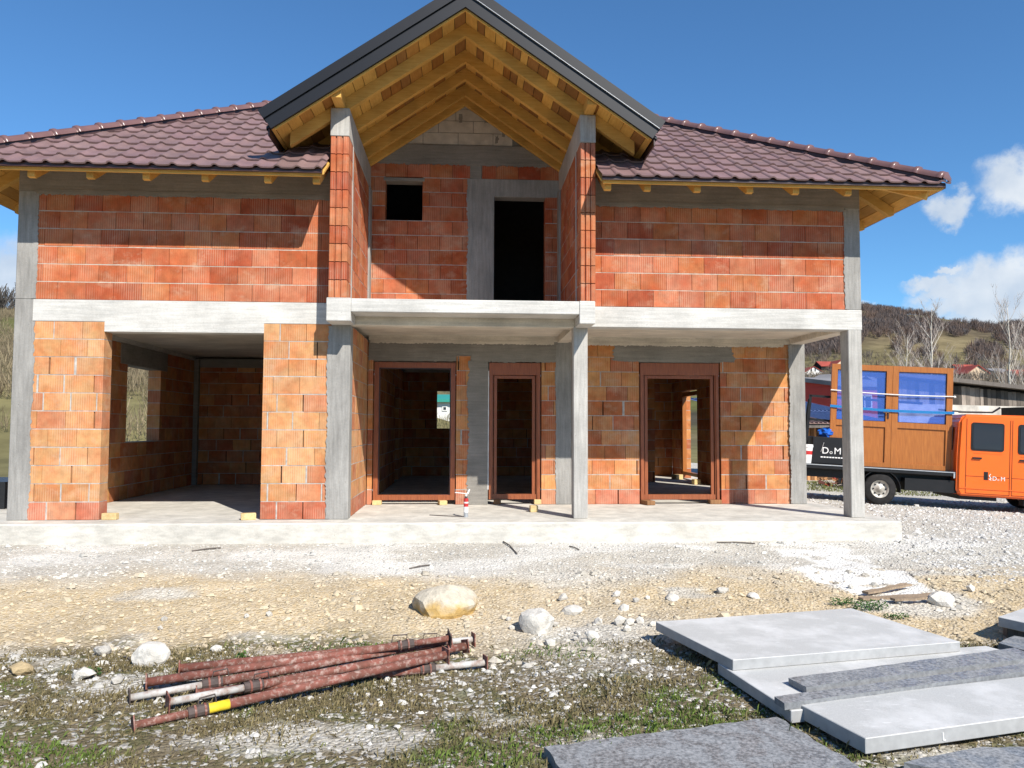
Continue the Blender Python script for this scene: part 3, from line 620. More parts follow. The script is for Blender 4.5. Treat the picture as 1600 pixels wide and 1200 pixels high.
for r in range(NROW):
    y0 = -EV-.055+r*DY
    for k in range(60):
        x = EX0-.3+k*TW
        if x > EX1: break
        if r >= 8 and -3.0 < x < 2.7: continue       # behind the gable roof
        add_tile(x, y0)
# the slopes that face away: joined courses
def slope_courses(corner0, corner1, inward, length):
    V = []; F = []; c0, c1 = Vector(corner0+(0,)), Vector(corner1+(0,)); ax = (c1-c0).normalized(); L = (c1-c0).length; iw = Vector(inward+(0,)); tv = [v.co.copy() for v in TILE.vertices]; tp = [tuple(p.vertices) for p in TILE.polygons]
    for r in range(int(length/DY)):
        y0 = -.05+r*DY
        for k in range(int(L/TW)+1):
            s0 = k*TW
            if s0 < y0+.25 or s0+TW > L-y0-.25: continue
            b = len(V)
            for v in tv:
                vy = v.y*math.cos(SL)-v.z*math.sin(SL); vz = v.y*math.sin(SL)+v.z*math.cos(SL)
                p = c0+ax*(s0+v.x)+iw*(y0+vy); V.append((p.x, p.y, ZE+TAN*y0+.075+vz))
            F += [tuple(b+i for i in q) for q in tp if len(q) == 4]
    mobj('far_slope_tiles', fastmesh('far_slope_tiles', V, F), 'roof_tile', roof, kind='stuff')
slope_courses(B, C_, (-1, 0), half-.3); slope_courses(D_, A, (1, 0), half-.3)
# hip caps
m = MB(); n = 9; rr = .105
prof = [(0, 1.0), (.30, .92), (.31, 1.0)]
for v, k in ((-.02, 1.18), (.015, 1.22), (.05, 1.12), (.07, 1.0), (.36, .93)):
    for i in range(n):
        a = math.pi*i/(n-1); m.v.append((v, math.cos(a)*rr*k, math.sin(a)*rr*k*.92-.012))
for j in range(4):
    for i in range(n-1): m.f.append((j*n+i, j*n+i+1, (j+1)*n+i+1, (j+1)*n+i))
m.f.append(tuple(range(n)))
CAP = m.mesh('hip_cap', True); CAP.materials.append(MATS['ridge_tile'])
for cx, cy, sx in ((EX0, EY0, 1), (EX1, EY0, -1)):
    d = Vector((sx, 1, TAN)).normalized(); xa = d; ya = Vector((-1, sx, 0)).normalized() if sx > 0 else Vector((-1, -1, 0)).normalized(); za = xa.cross(ya)
    if za.z < 0: ya = -ya; za = xa.cross(ya)
    for k in range(22):
        p = Vector((cx, cy, ZE+.135))+d*(.02+k*.335)
        mw = Matrix((xa, ya, za)).transposed().to_4x4(); mw.translation = p
        o = bpy.data.objects.new('hip_cap', CAP); COL.objects.link(o); o.parent = roof; o.matrix_basis = mw
    m = MB(); m.beam(Vector((cx, cy, ZE+.09))+d*.05, Vector((cx, cy, ZE+.09))+d*7, .15, .11); m.obj('hip_gap_strip', 'metal_drip', roof)  # dark strip added under the caps; the gap's shade is in its colour
    m = MB(); p = Vector((cx, cy, ZE+.135))-d*.02
    base = [p+ya*math.cos(math.pi*i/8)*rr*1.1+za*math.sin(math.pi*i/8)*rr for i in range(9)]
    tip = [p-d*.07+ya*math.cos(math.pi*i/8)*rr*.55+za*(math.sin(math.pi*i/8)*rr*.5-.02) for i in range(9)]
    b = len(m.v); m.v += [tuple(q) for q in base+tip]
    for i in range(8): m.f.append((i, i+1, 9+i+1, 9+i))
    m.f.append(tuple(range(9, 18))); m.obj('hip_end_cap', 'ridge_tile', roof, smooth=True)
# eave edges: metal drip, timber batten, soffit boards and rafter tails
for x0, x1 in ((EX0, NX0-.02), (NX1+.02, EX1)):
    m = MB(); m.box(x0, x1, EY0-.03, EY0+.02, ZE+.012, ZE+.072); m.obj('drip_edge', 'metal_drip', roof)
    m = MB(); m.box(x0+.02, x1-.02, EY0+.012, EY0+.05, ZE-.022, ZE+.011); m.obj('eave_batten', 'wood_x', roof)
for x, s in ((EX0, -1), (EX1, 1)):
    m = MB(); m.box(min(x, x+s*.03), max(x, x+s*.03), EY0, EY1, ZE+.005, ZE+.075); m.obj('drip_edge', 'metal_drip', roof)
    for k in range(6):                            # soffit boards run along the side eave
        xa = x-s*(.03+k*.145); xb = xa-s*.138; ya = EY0+abs(xa-x)+.02
        za, zb = ZE+TAN*abs(xa-x)-.003, ZE+TAN*abs(xb-x)-.003
        m = MB(); m.quadbox([(xa, ya, za-.022), (xa, EY1-1, za-.022), (xb, EY1-1, zb-.022), (xb, ya+.138, zb-.022), (xa, ya, za), (xa, EY1-1, za), (xb, EY1-1, zb), (xb, ya+.138, zb)])
        o = m.obj('soffit_board', 'wood_y', roof); g = rnd.choice((1, .95, .6, .85, .45)); o.color = (g, g*.95, g*.9, 1)
def rafter(a, b, wd, dp, mat, parent, name='rafter'):
    m = MB(); m.beam(a, b, wd, dp); o = m.obj(name, mat, parent); g = rnd.uniform(.9, 1.1); o.color = (g, g, g, 1); return o
dv = .19
for px, py in ((48, 280), (140, 281), (228, 281), (320, 283), (418, 284), (504, 285), (936, 294), (1012, 295), (1090, 296), (1172, 298), (1244, 299), (1326, 301)):
    x = float(atY(px, py, -.72)[0])
    if NX0-.12 < x < NX1+.12: x = NX0-.12 if x < 0 else NX1+.12
    m = MB(); pts = [(x-.045, -.72, zr(-.72)-.005), (x-.045, -.72, zr(-.72)-dv+.045), (x-.045, -.66, zr(-.66)-dv), (x-.045, .7, zr(.7)-dv), (x-.045, .7, zr(.7)-.005)]
    m.prism(pts, (.09, 0, 0)); m.obj('rafter', 'wood_y', roof)
for x, s in ((EX0, 1), (EX1, -1)):
    for y in (.32, 1.2, 2.1, 3.0, 3.9, 4.8):
        f = lambda t: ZE+TAN*t
        m = MB(); pts = [(x+s*.1, y-.045, f(.1)-.03), (x+s*.1, y-.045, f(.1)-dv+.05), (x+s*.16, y-.045, f(.16)-dv), (x+s*1.3, y-.045, f(1.3)-dv), (x+s*1.3, y-.045, f(1.3)-.03)]
        m.prism(pts, (0, .09, 0)); m.obj('rafter', 'wood_x', roof)
    m = MB(); m.beam((x+s*.14, EY0+.14, ZE+TAN*.14-.115), (x+s*2.5, EY0+2.5, ZE+TAN*2.5-.115), .11, .18); m.obj('hip_rafter', 'wood_x', roof)

# ---- gable roof over the balcony
GXC = -.04; GT = .684; ZB = 6.80; GC = math.cos(math.atan(GT)); VY = -.86; GBK = 3.3
def gl(s, e, z0, y0, y1, dpv):                     # sloping member: s side, e distance from axis, z0 apex bottom, vertical depth dpv
    xa, xb = GXC, GXC+s*e
    return [(xa, y0, z0), (xb, y0, z0-GT*e), (xb, y0, z0-GT*e+dpv), (xa, y0, z0+dpv)], (0, y1-y0, 0)
rv = .185; ZT = ZB+rv
m = MB()
for s in (-1, 1):
    e = 2.62; m.prism([(GXC, VY+.02, ZT+.03), (GXC+s*e, VY+.02, ZT+.03-GT*e), (GXC+s*e, VY+.02, ZT+.07-GT*e), (GXC, VY+.02, ZT+.07)], (0, GBK-VY-.02, 0))
groof = m.obj('gable_roof', 'metal_dark', house)
for yy in (-.42, .36, .96, 1.55, 1.93):
    for s in (-1, 1):
        m = MB(); p, off = gl(s, 2.40, ZB, yy, yy+.09, rv)
        if yy > 1.0: p, off = gl(s, 1.75, ZB, yy, yy+.09, rv)
        m.prism(p, off); o = m.obj('rafter', 'wood_x', groof); g = rnd.uniform(.92, 1.08); o.color = (g, g*.98, g*.95, 1)
for s in (-1, 1):                                  # sheathing boards, some weathered
    k = 0; e = 0
    while e < 2.55:
        wd = rnd.choice((.10, .13, .15, .17)); ea, eb = e+.004, min(e+wd-.004, 2.56)
        xa, xb = GXC+s*ea, GXC+s*eb; za, zb = ZT-GT*ea, ZT-GT*eb; y0, y1 = VY+.03, GBK-.3
        m = MB(); m.quadbox([(xa, y0, za+.002), (xb, y0, zb+.002), (xb, y1, zb+.002), (xa, y1, za+.002), (xa, y0, za+.026), (xb, y0, zb+.026), (xb, y1, zb+.026), (xa, y1, za+.026)])
        o = m.obj('board', 'wood_y', groof); c = rnd.choice(((1, 1, 1), (1.05, 1.05, 1), (.5, .42, .5), (.72, .62, .6), (.95, .88, .8), (.55, .42, .38), (1, 1, .95), (.4, .32, .36)))
        o.color = c+(1,); e += wd
    # verge: timber edge, lower metal fascia, upper metal trim standing proud
    d = Vector((s*GC, 0, -GT*GC)); nrm = Vector((s*GT*GC, 0, GC))
    def verge(name, mat, lo, hi, y0, y1, e1, miter=0):
        ap = Vector((GXC, 0, ZT)); q = []
        for h in (lo, hi): q.append(Vector((GXC, 0, ZT+h/GC)))
        en = [ap+d*e1+nrm*lo, ap+d*e1+nrm*hi]
        P = [q[0], en[0], en[1], q[1]]
        m = MB(); m.prism([(p.x, y0, p.z) for p in P], (0, y1-y0, 0)); return m.obj(name, mat, groof)
    L = 2.56/GC
    verge('verge_board', 'wood_x', -.05, .012, VY-.005, VY+.03, L-.04)
    verge('verge_fascia', 'metal_dark', -.028, .125, VY-.05, VY-.006, L)
    verge('verge_trim', 'metal_dark', .133, .262, VY-.075, VY+.10, L+.01)
    verge('verge_lip', 'steel' if s > 0 else 'metal_dark', .127, .132, VY-.078, VY-.05, L)  # right lip in pale steel: the bright line there is put in as colour
    # purlin on the wing wall, its end sticking out past the cap
    xc = -1.76 if s < 0 else 1.70
    m = MB(); m.box(xc-.065, xc+.065, -.80, 2.05, 5.702, 5.702+.145); m.obj('purlin', 'wood_y', groof)
    # side eave: underside board end, dark side fascia, cheek wall closing the gap, near-black to stand for the dark void there
    xe = GXC+s*2.60; ze = ZT-GT*2.60
    m = MB(); m.box(min(xe, xe-s*.02), max(xe, xe-s*.02), VY+.04, GBK-.3, ze-.06, ze+.06); m.obj('side_fascia', 'metal_drip', groof)
    xw = -1.86 if s < 0 else 1.775
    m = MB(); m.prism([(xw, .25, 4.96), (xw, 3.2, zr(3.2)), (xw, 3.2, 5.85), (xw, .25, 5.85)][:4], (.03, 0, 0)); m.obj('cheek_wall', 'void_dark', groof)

# ------------------------------------------------------------------ loose things on the slab
def block(px, py, y, sx, sy, sz, label, rz=0, mat='wood_pale', group='wooden packing blocks'):
    p = atZ(px, py, 0); m = MB(); m.box(-sx/2, sx/2, -sy/2, sy/2, 0, sz); me = m.mesh('wood_block')
    bm = bmesh.new(); bm.from_mesh(me); bmesh.ops.bevel(bm, geom=bm.edges[:], offset=.006, segments=1, affect='EDGES'); bm.to_mesh(me); bm.free()
    o = mobj('wood_block', me, mat, None, (float(p[0]), y if y is not None else float(p[1]), .001), label=label, cat='wood block', group=group); o.rotation_euler.z = rz; return o
block(592, 786, 2.07, .15, .16, .073, 'wooden block under the left end of the widest empty door frame'); block(692, 786, 2.06, .13, .2, .073, 'wooden block under the frame end beside the foam can', .2)
block(777, 788, 2.09, .12, .12, .083, 'small dark wooden block under the shutter frame beside the grey column', 0, 'wood_brown')
block(834, 800, None, .12, .1, .1, 'squared wooden block standing in front of the narrow shutter frame', .1); block(838, 786, 2.10, .12, .14, .083, 'flat wooden block under the narrow frame beside the concrete pillar')
block(1010, 788, 2.02, .15, .34, .072, 'long wooden block sticking out under the right-hand shutter frame', .25, 'wood_brown'); block(1116, 787, 2.1, .2, .16, .072, 'brown wooden block under the shutter frame nearest the sunlit corner', 0, 'wood_brown')
block(172, 812, None, .2, .1, .09, 'pale wooden block at the foot of the left garage pier'); block(388, 812, None, .2, .12, .09, 'yellow wooden block at the foot of the right garage pier', .3)
block(1092, 758, 6.6, .16, .14, .12, 'pale block lying on the floor inside the room', .2); block(1055, 748, 8.4, .22, .2, .12, 'pale block beside the inner side doorway', .4)
# foam can with its dispenser gun
p = atZ(728, 808, 0); cx, cy = float(p[0]), float(p[1])
can = empty('foam_can', (cx, cy, 0), 'red and white foam can with dispenser gun standing on the slab', 'can')
for nm, z0, z1, mt in (('can_base', .001, .07, 'steel'), ('can_body', .07, .15, 'white_paint'), ('label_band', .15, .20, 'red_print'), ('label_band', .20, .22, 'white_paint'), ('label_band', .22, .27, 'red_print'), ('can_neck', .27, .30, 'prop_dark')):
    r = .033 if z1 < .28 else .02; m = MB(); m.tube([(cx, cy, z0), (cx, cy, z1)], r, 16); m.obj(nm, mt, can, smooth=False)
m = MB(); m.tube([(cx, cy, .30), (cx+.005, cy, .34)], .014, 8); m.tube([(cx-.16, cy-.02, .355), (cx+.03, cy, .335)], .006, 6); m.tube([(cx+.02, cy, .335), (cx+.05, cy, .40)], [.014, .011], 8); m.obj('dispenser_gun', 'white_paint', can)
# stick lying next to it
m = MB(); q = atZ(690, 806, .006); m.tube([(q[0]-.18, q[1]+.12, .006), (q[0], q[1]+.02, .008), (cx-.06, cy+.03, .006)], .006, 5); m.obj('wire_offcut', 'prop_dark', None, label='thin bent wire offcut on the slab beside the foam can', cat='wire')

# ------------------------------------------------------------------ steel props
def zp(zx, zy): return 180+zx/2.58, 940+zy/2.58
def prop(a, b, za, zb, inner_left, label, yellow=None, outer='rust', innerm='prop_grey', split=.3):
    A = Vector(atZ(*zp(*a), za)); B = Vector(atZ(*zp(*b), zb)); d = (B-A).normalized(); L = (B-A).length
    root = empty('steel_prop', tuple(A), label, 'steel prop', 'steel props lying in a heap')
    i0, i1 = (0, split) if inner_left else (1-split, 1); P = lambda t: A+d*L*t
    o0, o1 = (split, 1) if inner_left else (0, 1-split)
    m = MB(); m.tube([P(i0), P(i1)], .024, 12); m.obj('inner_tube', innerm, root, smooth=True)
    m = MB(); m.tube([P(o0), P(o1)], .0305, 12); ot = m.obj('outer_tube', outer, root, smooth=True)
    j = split if inner_left else 1-split; s = 1 if inner_left else -1
    m = MB(); m.tube([P(j-.008*s), P(j+.05*s)], .036, 12); m.obj('collar', 'prop_dark' if outer == 'rust' else outer, root)
    for q in (j+.012*s, j+.04*s):
        m = MB(); m.tube([P(q-.003), P(q+.003)], .041, 12); m.obj('ring', 'rust', root)
    up = Vector((0, 0, 1)); sd = d.cross(up).normalized()
    c = P(j+.02*s); m = MB(); m.tube([c+up*.03, c+up*.075+d*.01, c+up*.08+d*.1*s, c+up*.03+d*.11*s], .005, 6); m.obj('pin_handle', 'prop_dark', root)
    for t, e in ((0, -1), (1, 1)):
        c = P(t); u2 = sd.cross(d); roll = rnd.uniform(-.5, .5); ax = sd*math.cos(roll)+u2*math.sin(roll); ay = u2*math.cos(roll)-sd*math.sin(roll)
        m = MB(); w = .052; pts = [c+ax*w+ay*w, c-ax*w+ay*w, c-ax*w-ay*w, c+ax*w-ay*w]; m.prism([tuple(x) for x in pts], tuple(d*e*.008)); m.obj('end_plate', 'prop_dark' if rnd.random() < .5 else 'rust', root)
    if yellow:
        m = MB(); m.tube([P(yellow[0]), P(yellow[1])], .0312, 12); m.obj('paint_band', 'prop_yellow', ot, smooth=True)
    return root
G0 = -.455
prop((75, 500), (1330, 215), G0, G0+.075, True, 'rusty steel prop with a bright yellow band, front of the heap', (.165, .26), 'rust', 'rust', .15)
prop((215, 405), (1410, 180), G0+.02, G0+.02, True, 'steel prop with long pale grey end, second in the heap', None, 'rust', 'prop_grey', .22)
prop((60, 388), (1345, 158), G0, G0+.07, True, 'steel prop with grey inner tube sticking out furthest at one end', None, 'rust', 'prop_grey', .2)
prop((130, 325), (1345, 148), G0+.02, G0+.12, False, 'brown steel prop on top of the heap with a wire pin handle', None, 'rust', 'rust', .14)
prop((262, 268), (1442, 152), G0, G0+.02, False, 'steel prop at the back of the heap beside the clay slope', None, 'rust', 'prop_grey', .12)
prop((330, 372), (1490, 246), G0-.005, G0-.005, False, 'steel prop at the bottom of the heap with a whitened end', None, 'rust', 'prop_grey', .2)

# ------------------------------------------------------------------ stone slabs
def zs(zx, zy): return 1000+zx/2.667, 820+zy/2.667
def slab_obj(pts, ztop, th, label, top='slab_light', side='slab_side', rough=0., name='stone_slab'):
    P = [Vector((p[0], p[1], 0)) for p in pts]
    bm = bmesh.new(); ring = []
    for i, a in enumerate(P):
        b = P[(i+1) % len(P)]; n = max(1, int((b-a).length/.07)) if rough else 1
        for k in range(n):
            q = a.lerp(b, k/n); nn = Vector((-(b-a).y, (b-a).x, 0)).normalized()
            if rough and k: q = q+nn*rnd.uniform(-1, 1)*rough
            ring.append(q)
    vt = [bm.verts.new((q.x, q.y, ztop)) for q in ring]; vb = [bm.verts.new((q.x+rnd.uniform(-1, 1)*rough*.6, q.y+rnd.uniform(-1, 1)*rough*.6, ztop-th)) for q in ring]
    ft = bm.faces.new(vt); fb = bm.faces.new(vb[::-1]); n = len(ring)
    for i in range(n): j = (i+1) % n; f = bm.faces.new((vt[i], vb[i], vb[j], vt[j])); f.material_index = 1
    bmesh.ops.recalc_face_normals(bm, faces=bm.faces)
    if not rough: bmesh.ops.bevel(bm, geom=[e for e in bm.edges], offset=.004, segments=1, affect='EDGES')
    me = bpy.data.meshes.new(name); bm.to_mesh(me); bm.free(); me.materials.append(MATS[top]); me.materials.append(MATS[side])
    return mobj(name, me, None, None, label=label, cat='stone slab', group='sawn stone slabs in the yard')
def zz(zx, zy, z): q = atZ(*zs(zx, zy), z); return (float(q[0]), float(q[1]))
ZBs = -.385; ZAs = ZBs+.076; ZC = -.365
def rect(a, b, c): return [a, b, c, (a[0]+c[0]-b[0], a[1]+c[1]-b[1])]
a_ = zz(65, 403, ZAs); b_ = zz(388, 563, ZAs); c_ = zz(1335, 487, ZAs); slab_obj([a_, b_, c_, zz(880, 347, ZAs)], ZAs, .074, 'large pale grey stone slab on top, nearest the clay slope')
b0 = zz(388, 608, ZBs); b1 = zz(630, 775, ZBs); e1 = zz(1425, 520, ZBs); dirx = Vector((e1[0]-b0[0], e1[1]-b0[1]))
slab_obj([(b0[0]-.05, b0[1]+.18), b1, (b1[0]+dirx.x*1.15, b1[1]+dirx.y*1.15), (e1[0]+.1, e1[1]+.1)], ZBs, .075, 'pale grey stone slab partly under the large top slab')
c0 = zz(655, 742, ZC); c1 = zz(940, 890, ZC); c2 = zz(1600, 800, ZC); dx = Vector((c2[0]-c1[0], c2[1]-c1[1])); dx = dx*1.7
slabC = slab_obj([c0, c1, (c1[0]+dx.x, c1[1]+dx.y), (c0[0]+dx.x, c0[1]+dx.y)], ZC-.0, .085, 'pale grey stone slab with a chalk mark on its thick front edge')
ed = Vector((dx.x, dx.y, 0)).normalized(); no = Vector((ed.y, -ed.x, 0)); no = no if no.y < 0 else -no
dr_ = ray(*zs(1262, 880)); P1 = Vector((c1[0], c1[1], 0)); tt = (P1-Vector(CAM)).dot(no)/Vector(dr_).dot(no); hp = Vector(CAM)+Vector(dr_)*tt+no*.002
m = MB(); m.beam(hp+Vector((0, 0, .018)), hp-Vector((0, 0, .022)), .008, .003, no); m.beam(hp-Vector((0, 0, .020)), hp-Vector((0, 0, .024))+ed*.016, .008, .003, no); mk = m.obj('chalk_mark', 'white_paint', slabC)
S1 = ZBs+.045
slab_obj([zz(618, 638, S1), zz(692, 676, S1), zz(1220, 606, S1), zz(1660, 549, S1), zz(1560, 512, S1)], S1, .043, 'narrow dark stone strip with broken rough edge lying on a slab', 'slab_dark', 'slab_edge', .006, 'stone_strip')
S2 = ZBs+.043
slab_obj([zz(560, 715, S2), zz(602, 744, S2), zz(1660, 602, S2), zz(1620, 575, S2)], S2, .04, 'narrow straight grey stone strip between two pale slabs', 'slab_dark', 'slab_edge', .003, 'stone_strip')
ZF = -.43
f1 = zz(570, 800, ZF); f2 = zz(905, 1000, ZF); f0 = zz(-400, 925, ZF); dd = (f2[0]-f1[0], f2[1]-f1[1])
slab_obj([f0, (f0[0]+dd[0]*2.2, f0[1]+dd[1]*2.2), (f1[0]+dd[0]*2.2, f1[1]+dd[1]*2.2), f1], ZF, .07, 'dark veined stone slab in the near grass', 'slab_dark', 'slab_edge', .012)
slab_obj([zz(1100, 990, ZF), zz(1500, 1080, ZF), zz(1800, 1000, ZF), zz(1600, 925, ZF), zz(1430, 925, ZF)], ZF, .06, 'small dark rough stone slab in front of the thick pale slab', 'slab_dark', 'slab_edge', .012)
r0 = zz(1492, 383, -.30); r1 = zz(1660, 420, -.30)
slab_obj([r0, r1, (r1[0]+.9, r1[1]+.45), (r0[0]+.75, r0[1]+.5)], -.30, .08, 'pale stone slab on bearers at the gravel edge')
slab_obj([zz(1495, 492, -.40), zz(1680, 545, -.40), zz(1800, 500, -.40), zz(1560, 462, -.40)], -.40, .05, 'dark stone piece lying under the raised slab', 'slab_dark', 'slab_edge', .01)
# timber bearers below the slabs
for i, (p, q) in enumerate(((zz(240, 470, -.45), zz(960, 415, -.45)), (zz(520, 690, -.47), zz(1500, 600, -.47)), (zz(800, 880, -.47), zz(1500, 800, -.47)), (zz(1520, 430, -.42), zz(1750, 440, -.42)))):
    zt = (ZAs-.076, ZBs-.077, ZC-.087, -.382)[i]; zb = -.54
    m = MB(); m.beam((p[0], p[1], (zt+zb)/2), (q[0], q[1], (zt+zb)/2), .09, zt-zb); m.obj('timber_bearer', 'wood_grey', None, label=('weathered timber bearer under the large top slab', 'weathered timber bearer under the overlapped slab', 'weathered timber bearer under the chalk-marked slab', 'weathered timber bearer under the slab at the gravel edge')[i], cat='timber')
# ------------------------------------------------------------------ stones
def rock_mesh(seed, sub=2, sq=(1, .8, .6), rough=.22):
    bm = bmesh.new(); bmesh.ops.create_icosphere(bm, subdivisions=sub, radius=1)
    r = random.Random(seed); pl = [Vector((r.gauss(0, 1), r.gauss(0, 1), r.gauss(0, 1))).normalized() for _ in range(13)]; lim = [r.uniform(.5, .86) if sub < 3 else r.uniform(.68, .97) for _ in pl]
    for v in bm.verts:
        d = v.co.normalized(); k = 1
        for p, l in zip(pl, lim):
            t = d.dot(p)
            if t*k > l: k = l/t
        k += r.uniform(-1, 1)*rough*.12
        v.co = Vector((d.x*k*sq[0], d.y*k*sq[1], d.z*k*sq[2]))
    me = bpy.data.meshes.new('stone'); bm.to_mesh(me); bm.free(); return me
WH, GRY, YEL = (.57, .535, .475), (.46, .43, .38), (.50, .38, .21)
def rock(px, py, wpx, hpx, colr, label, seed, name='stone', mat='stone', group=None, sub=2, deep=.8, sink=.62):
    z = -.42
    for _ in range(6): p = atZ(px, py, z); z = gz1(p[0], p[1])
    dist = float(np.dot(p-CAM, _fw)); sx = wpx/FPX*dist/2; sz = hpx/FPX*dist/2
    me = rock_mesh(seed, sub, (sx*1.15, sx*deep*1.1, sz*1.25))
    o = mobj(name, me, mat, None, (float(p[0]), float(p[1])+sx*.5, z+sz*sink), label=label, cat=name, group=group); o.color = colr+(1,); o.rotation_euler.z = rnd.uniform(-.4, .4); return o
rock(695, 962, 100, 66, WH, 'big rounded boulder with yellow clay on its face, half buried in the slope', 3, 'boulder', 'boulder', None, 3, .9, .1)
rock(840, 990, 52, 44, WH, 'rounded white boulder among small broken stones', 5, 'boulder', 'stone', None, 3)
rock(230, 1040, 52, 36, WH, 'chunky white stone beside the end of the steel props', 8, 'stone', 'stone', None, 3)
rock(122, 1063, 40, 22, WH, 'long white stone lying tilted at the edge of the turf', 9)
rock(156, 1025, 28, 20, GRY, 'angular pale stone on the clay above the turf', 10)
rock(335, 1020, 22, 12, WH, 'flat white stone just above the props', 11)
rock(30, 1056, 50, 20, YEL, 'yellow clay-covered rock at the foot of the slope', 12); rock(1480, 948, 52, 26, WH, 'white lump of spilled concrete beside the rotten boards', 13)
rock(926, 1004, 26, 24, WH, 'white angular stone standing apart near the top slab', 14)
rock(894, 962, 38, 20, WH, 'tilted flat white stone behind the round boulder', 15); rock(880, 938, 18, 14, GRY, 'small pale stone above the round boulder', 16)
rock(1050, 939, 24, 14, WH, 'pale stone on the gravel above the large slab', 17); rock(1130, 928, 24, 14, GRY, 'greyish stone midway along the gravel slope', 18); rock(1180, 932, 22, 10, WH, 'flat pale stone right of the greyish one on the slope', 19)
for i, (px, py, w_) in enumerate(((935, 976, 20), (968, 978, 24), (985, 978, 22), (1000, 975, 18), (975, 955, 18), (965, 945, 14), (964, 933, 16), (995, 942, 14), (1012, 935, 12), (980, 988, 18), (860, 1010, 20), (800, 985, 14), (868, 982, 14), (1020, 980, 16), (900, 1002, 12), (255, 972, 16), (250, 985, 12), (385, 968, 12), (420, 960, 14), (180, 1070, 20), (215, 1092, 14), (795, 972, 12), (940, 905, 10), (1330, 920, 12), (1520, 925, 18))):
    rock(px, py, w_, w_*.75, rnd.choice((WH, WH, GRY)), ('small broken white stone between the round boulder and the large top slab' if 850 < px < 1060 else 'small pale stone on the clay around the steel props' if px < 450 else 'small loose stone on the gravel slope away from the heap'), 40+i, 'stone', 'stone', 'small broken stones', 1)
# gravel, one mass
def scatter(n, xr, yr, fn, sizes, seed, name, label, colfn):
    r = np.random.default_rng(seed); x = r.uniform(*xr, n); y = r.uniform(*yr, n); keep = r.uniform(0, 1, n) < fn(x, y); x, y = x[keep], y[keep]; n = len(x)
    s = np.exp(r.normal(math.log(sizes[0]), sizes[1], n)); z = gz(x, y)+s*.12
    base = np.array([[1, 0, -.1], [.3, .9, -.1], [-.8, .6, -.1], [-.85, -.5, -.1], [.2, -.95, -.1], [.6, .1, .5], [0, .5, .55], [-.5, .05, .5], [-.1, -.5, .52], [.35, -.35, .5]], float)
    fc_ = np.array([[0, 1, 6], [0, 6, 5], [1, 2, 6], [2, 7, 6], [2, 3, 7], [3, 8, 7], [3, 4, 8], [4, 9, 8], [4, 0, 9], [0, 5, 9], [5, 6, 7], [5, 7, 8], [5, 8, 9]])
    a = r.uniform(0, 6.28, n); b = base[None]*(1+r.uniform(-.25, .25, (n, 10, 3)))+r.uniform(-.12, .12, (n, 10, 3)); b = b*s[:, None, None]*np.array([1, .8, .75])
    ca, sa = np.cos(a)[:, None], np.sin(a)[:, None]; bx = b[..., 0]*ca-b[..., 1]*sa; by = b[..., 0]*sa+b[..., 1]*ca
    V = np.stack([bx+x[:, None], by+y[:, None], b[..., 2]+z[:, None]], 2).reshape(-1, 3); F = (fc_[None]+(np.arange(n)*10)[:, None, None]).reshape(-1, 3)
    c = np.repeat(colfn(x, y, r), 10, 0)
    mobj(name, fastmesh(name, V, F, c), 'vcol', None, label=label, cat='gravel', kind='stuff')
def gcol(x, y, r):
    n = len(x); cl, tu, wh = zones(x, y); g = r.uniform(.33, .63, n)[:, None]*np.array([1, .955, .865]); yel = r.uniform(.7, 1.1, n)[:, None]*np.array([.54, .42, .25])
    return g+(yel-g)*(cl*.75)[:, None]
scatter(26000, (-7.5, 9), (-6.2, -.5), lambda x, y: np.where(y > -4.7, 1, .5)*np.clip((3.2-y)/8.5, 0, 1)*1.2*(1-.85*(zones(x, y)[2] > .6)), (.0115, .5), 1, 'gravel', 'loose pale gravel covering the slope in front of the house', gcol)
scatter(2600, (-6, 8), (-5.6, -2.2), lambda x, y: (.35+.65*sstep(.5, .62, fbm(x*.8, y*.8, 91, 3)))*(1-.8*(zones(x, y)[2] > .6)), (.028, .35), 2, 'rubble', 'scattered pale rubble pieces on the slope', gcol)
scatter(5000, (-4, 5), (-7.2, -4.9), lambda x, y: .2+.8*(1-zones(x, y)[1]), (.0095, .55), 3, 'turf_gravel', 'pale grit lying in the thin turf', lambda x, y, r: r.uniform(.28, .58, len(x))[:, None]*np.array([1, .95, .87]))
scatter(14000, (5.5, 14), (-3, 8), lambda x, y: np.ones_like(x), (.017, .45), 4, 'drive_gravel', 'pale crushed stone on the drive beside the lorry', lambda x, y, r: r.uniform(.36, .66, len(x))[:, None]*np.array([1, .965, .91]))
# grass, one mass
def blades(n, xr, yr, fn, h, seed, name, label, cfn, lean=.8, wd=.004):
    r = np.random.default_rng(seed); x = r.uniform(*xr, n); y = r.uniform(*yr, n); keep = r.uniform(0, 1, n) < fn(x, y); x, y = x[keep], y[keep]; n = len(x)
    z = gz(x, y)-.003; hh = h*np.exp(r.normal(0, .4, n)); a = r.uniform(0, 6.28, n); ln = r.uniform(.2, lean, n)*hh; ww = wd*r.uniform(.6, 1.4, n)
    px, py = -np.sin(a)*ww, np.cos(a)*ww
    V = np.stack([np.stack([x-px, y-py, z], 1), np.stack([x+px, y+py, z], 1), np.stack([x+np.cos(a)*ln*.4+px*.7, y+np.sin(a)*ln*.4+py*.7, z+hh*.62], 1), np.stack([x+np.cos(a)*ln, y+np.sin(a)*ln, z+hh*(1-.3*ln/hh)], 1)], 1).reshape(-1, 3)
    i = np.arange(n)*4; F = np.concatenate([np.stack([i, i+1, i+2], 1), np.stack([i, i+2, i+3], 1)])
    mobj(name, fastmesh(name, V, F, np.repeat(cfn(x, y, r), 4, 0)), 'vcol', None, label=label, cat='grass', kind='stuff')
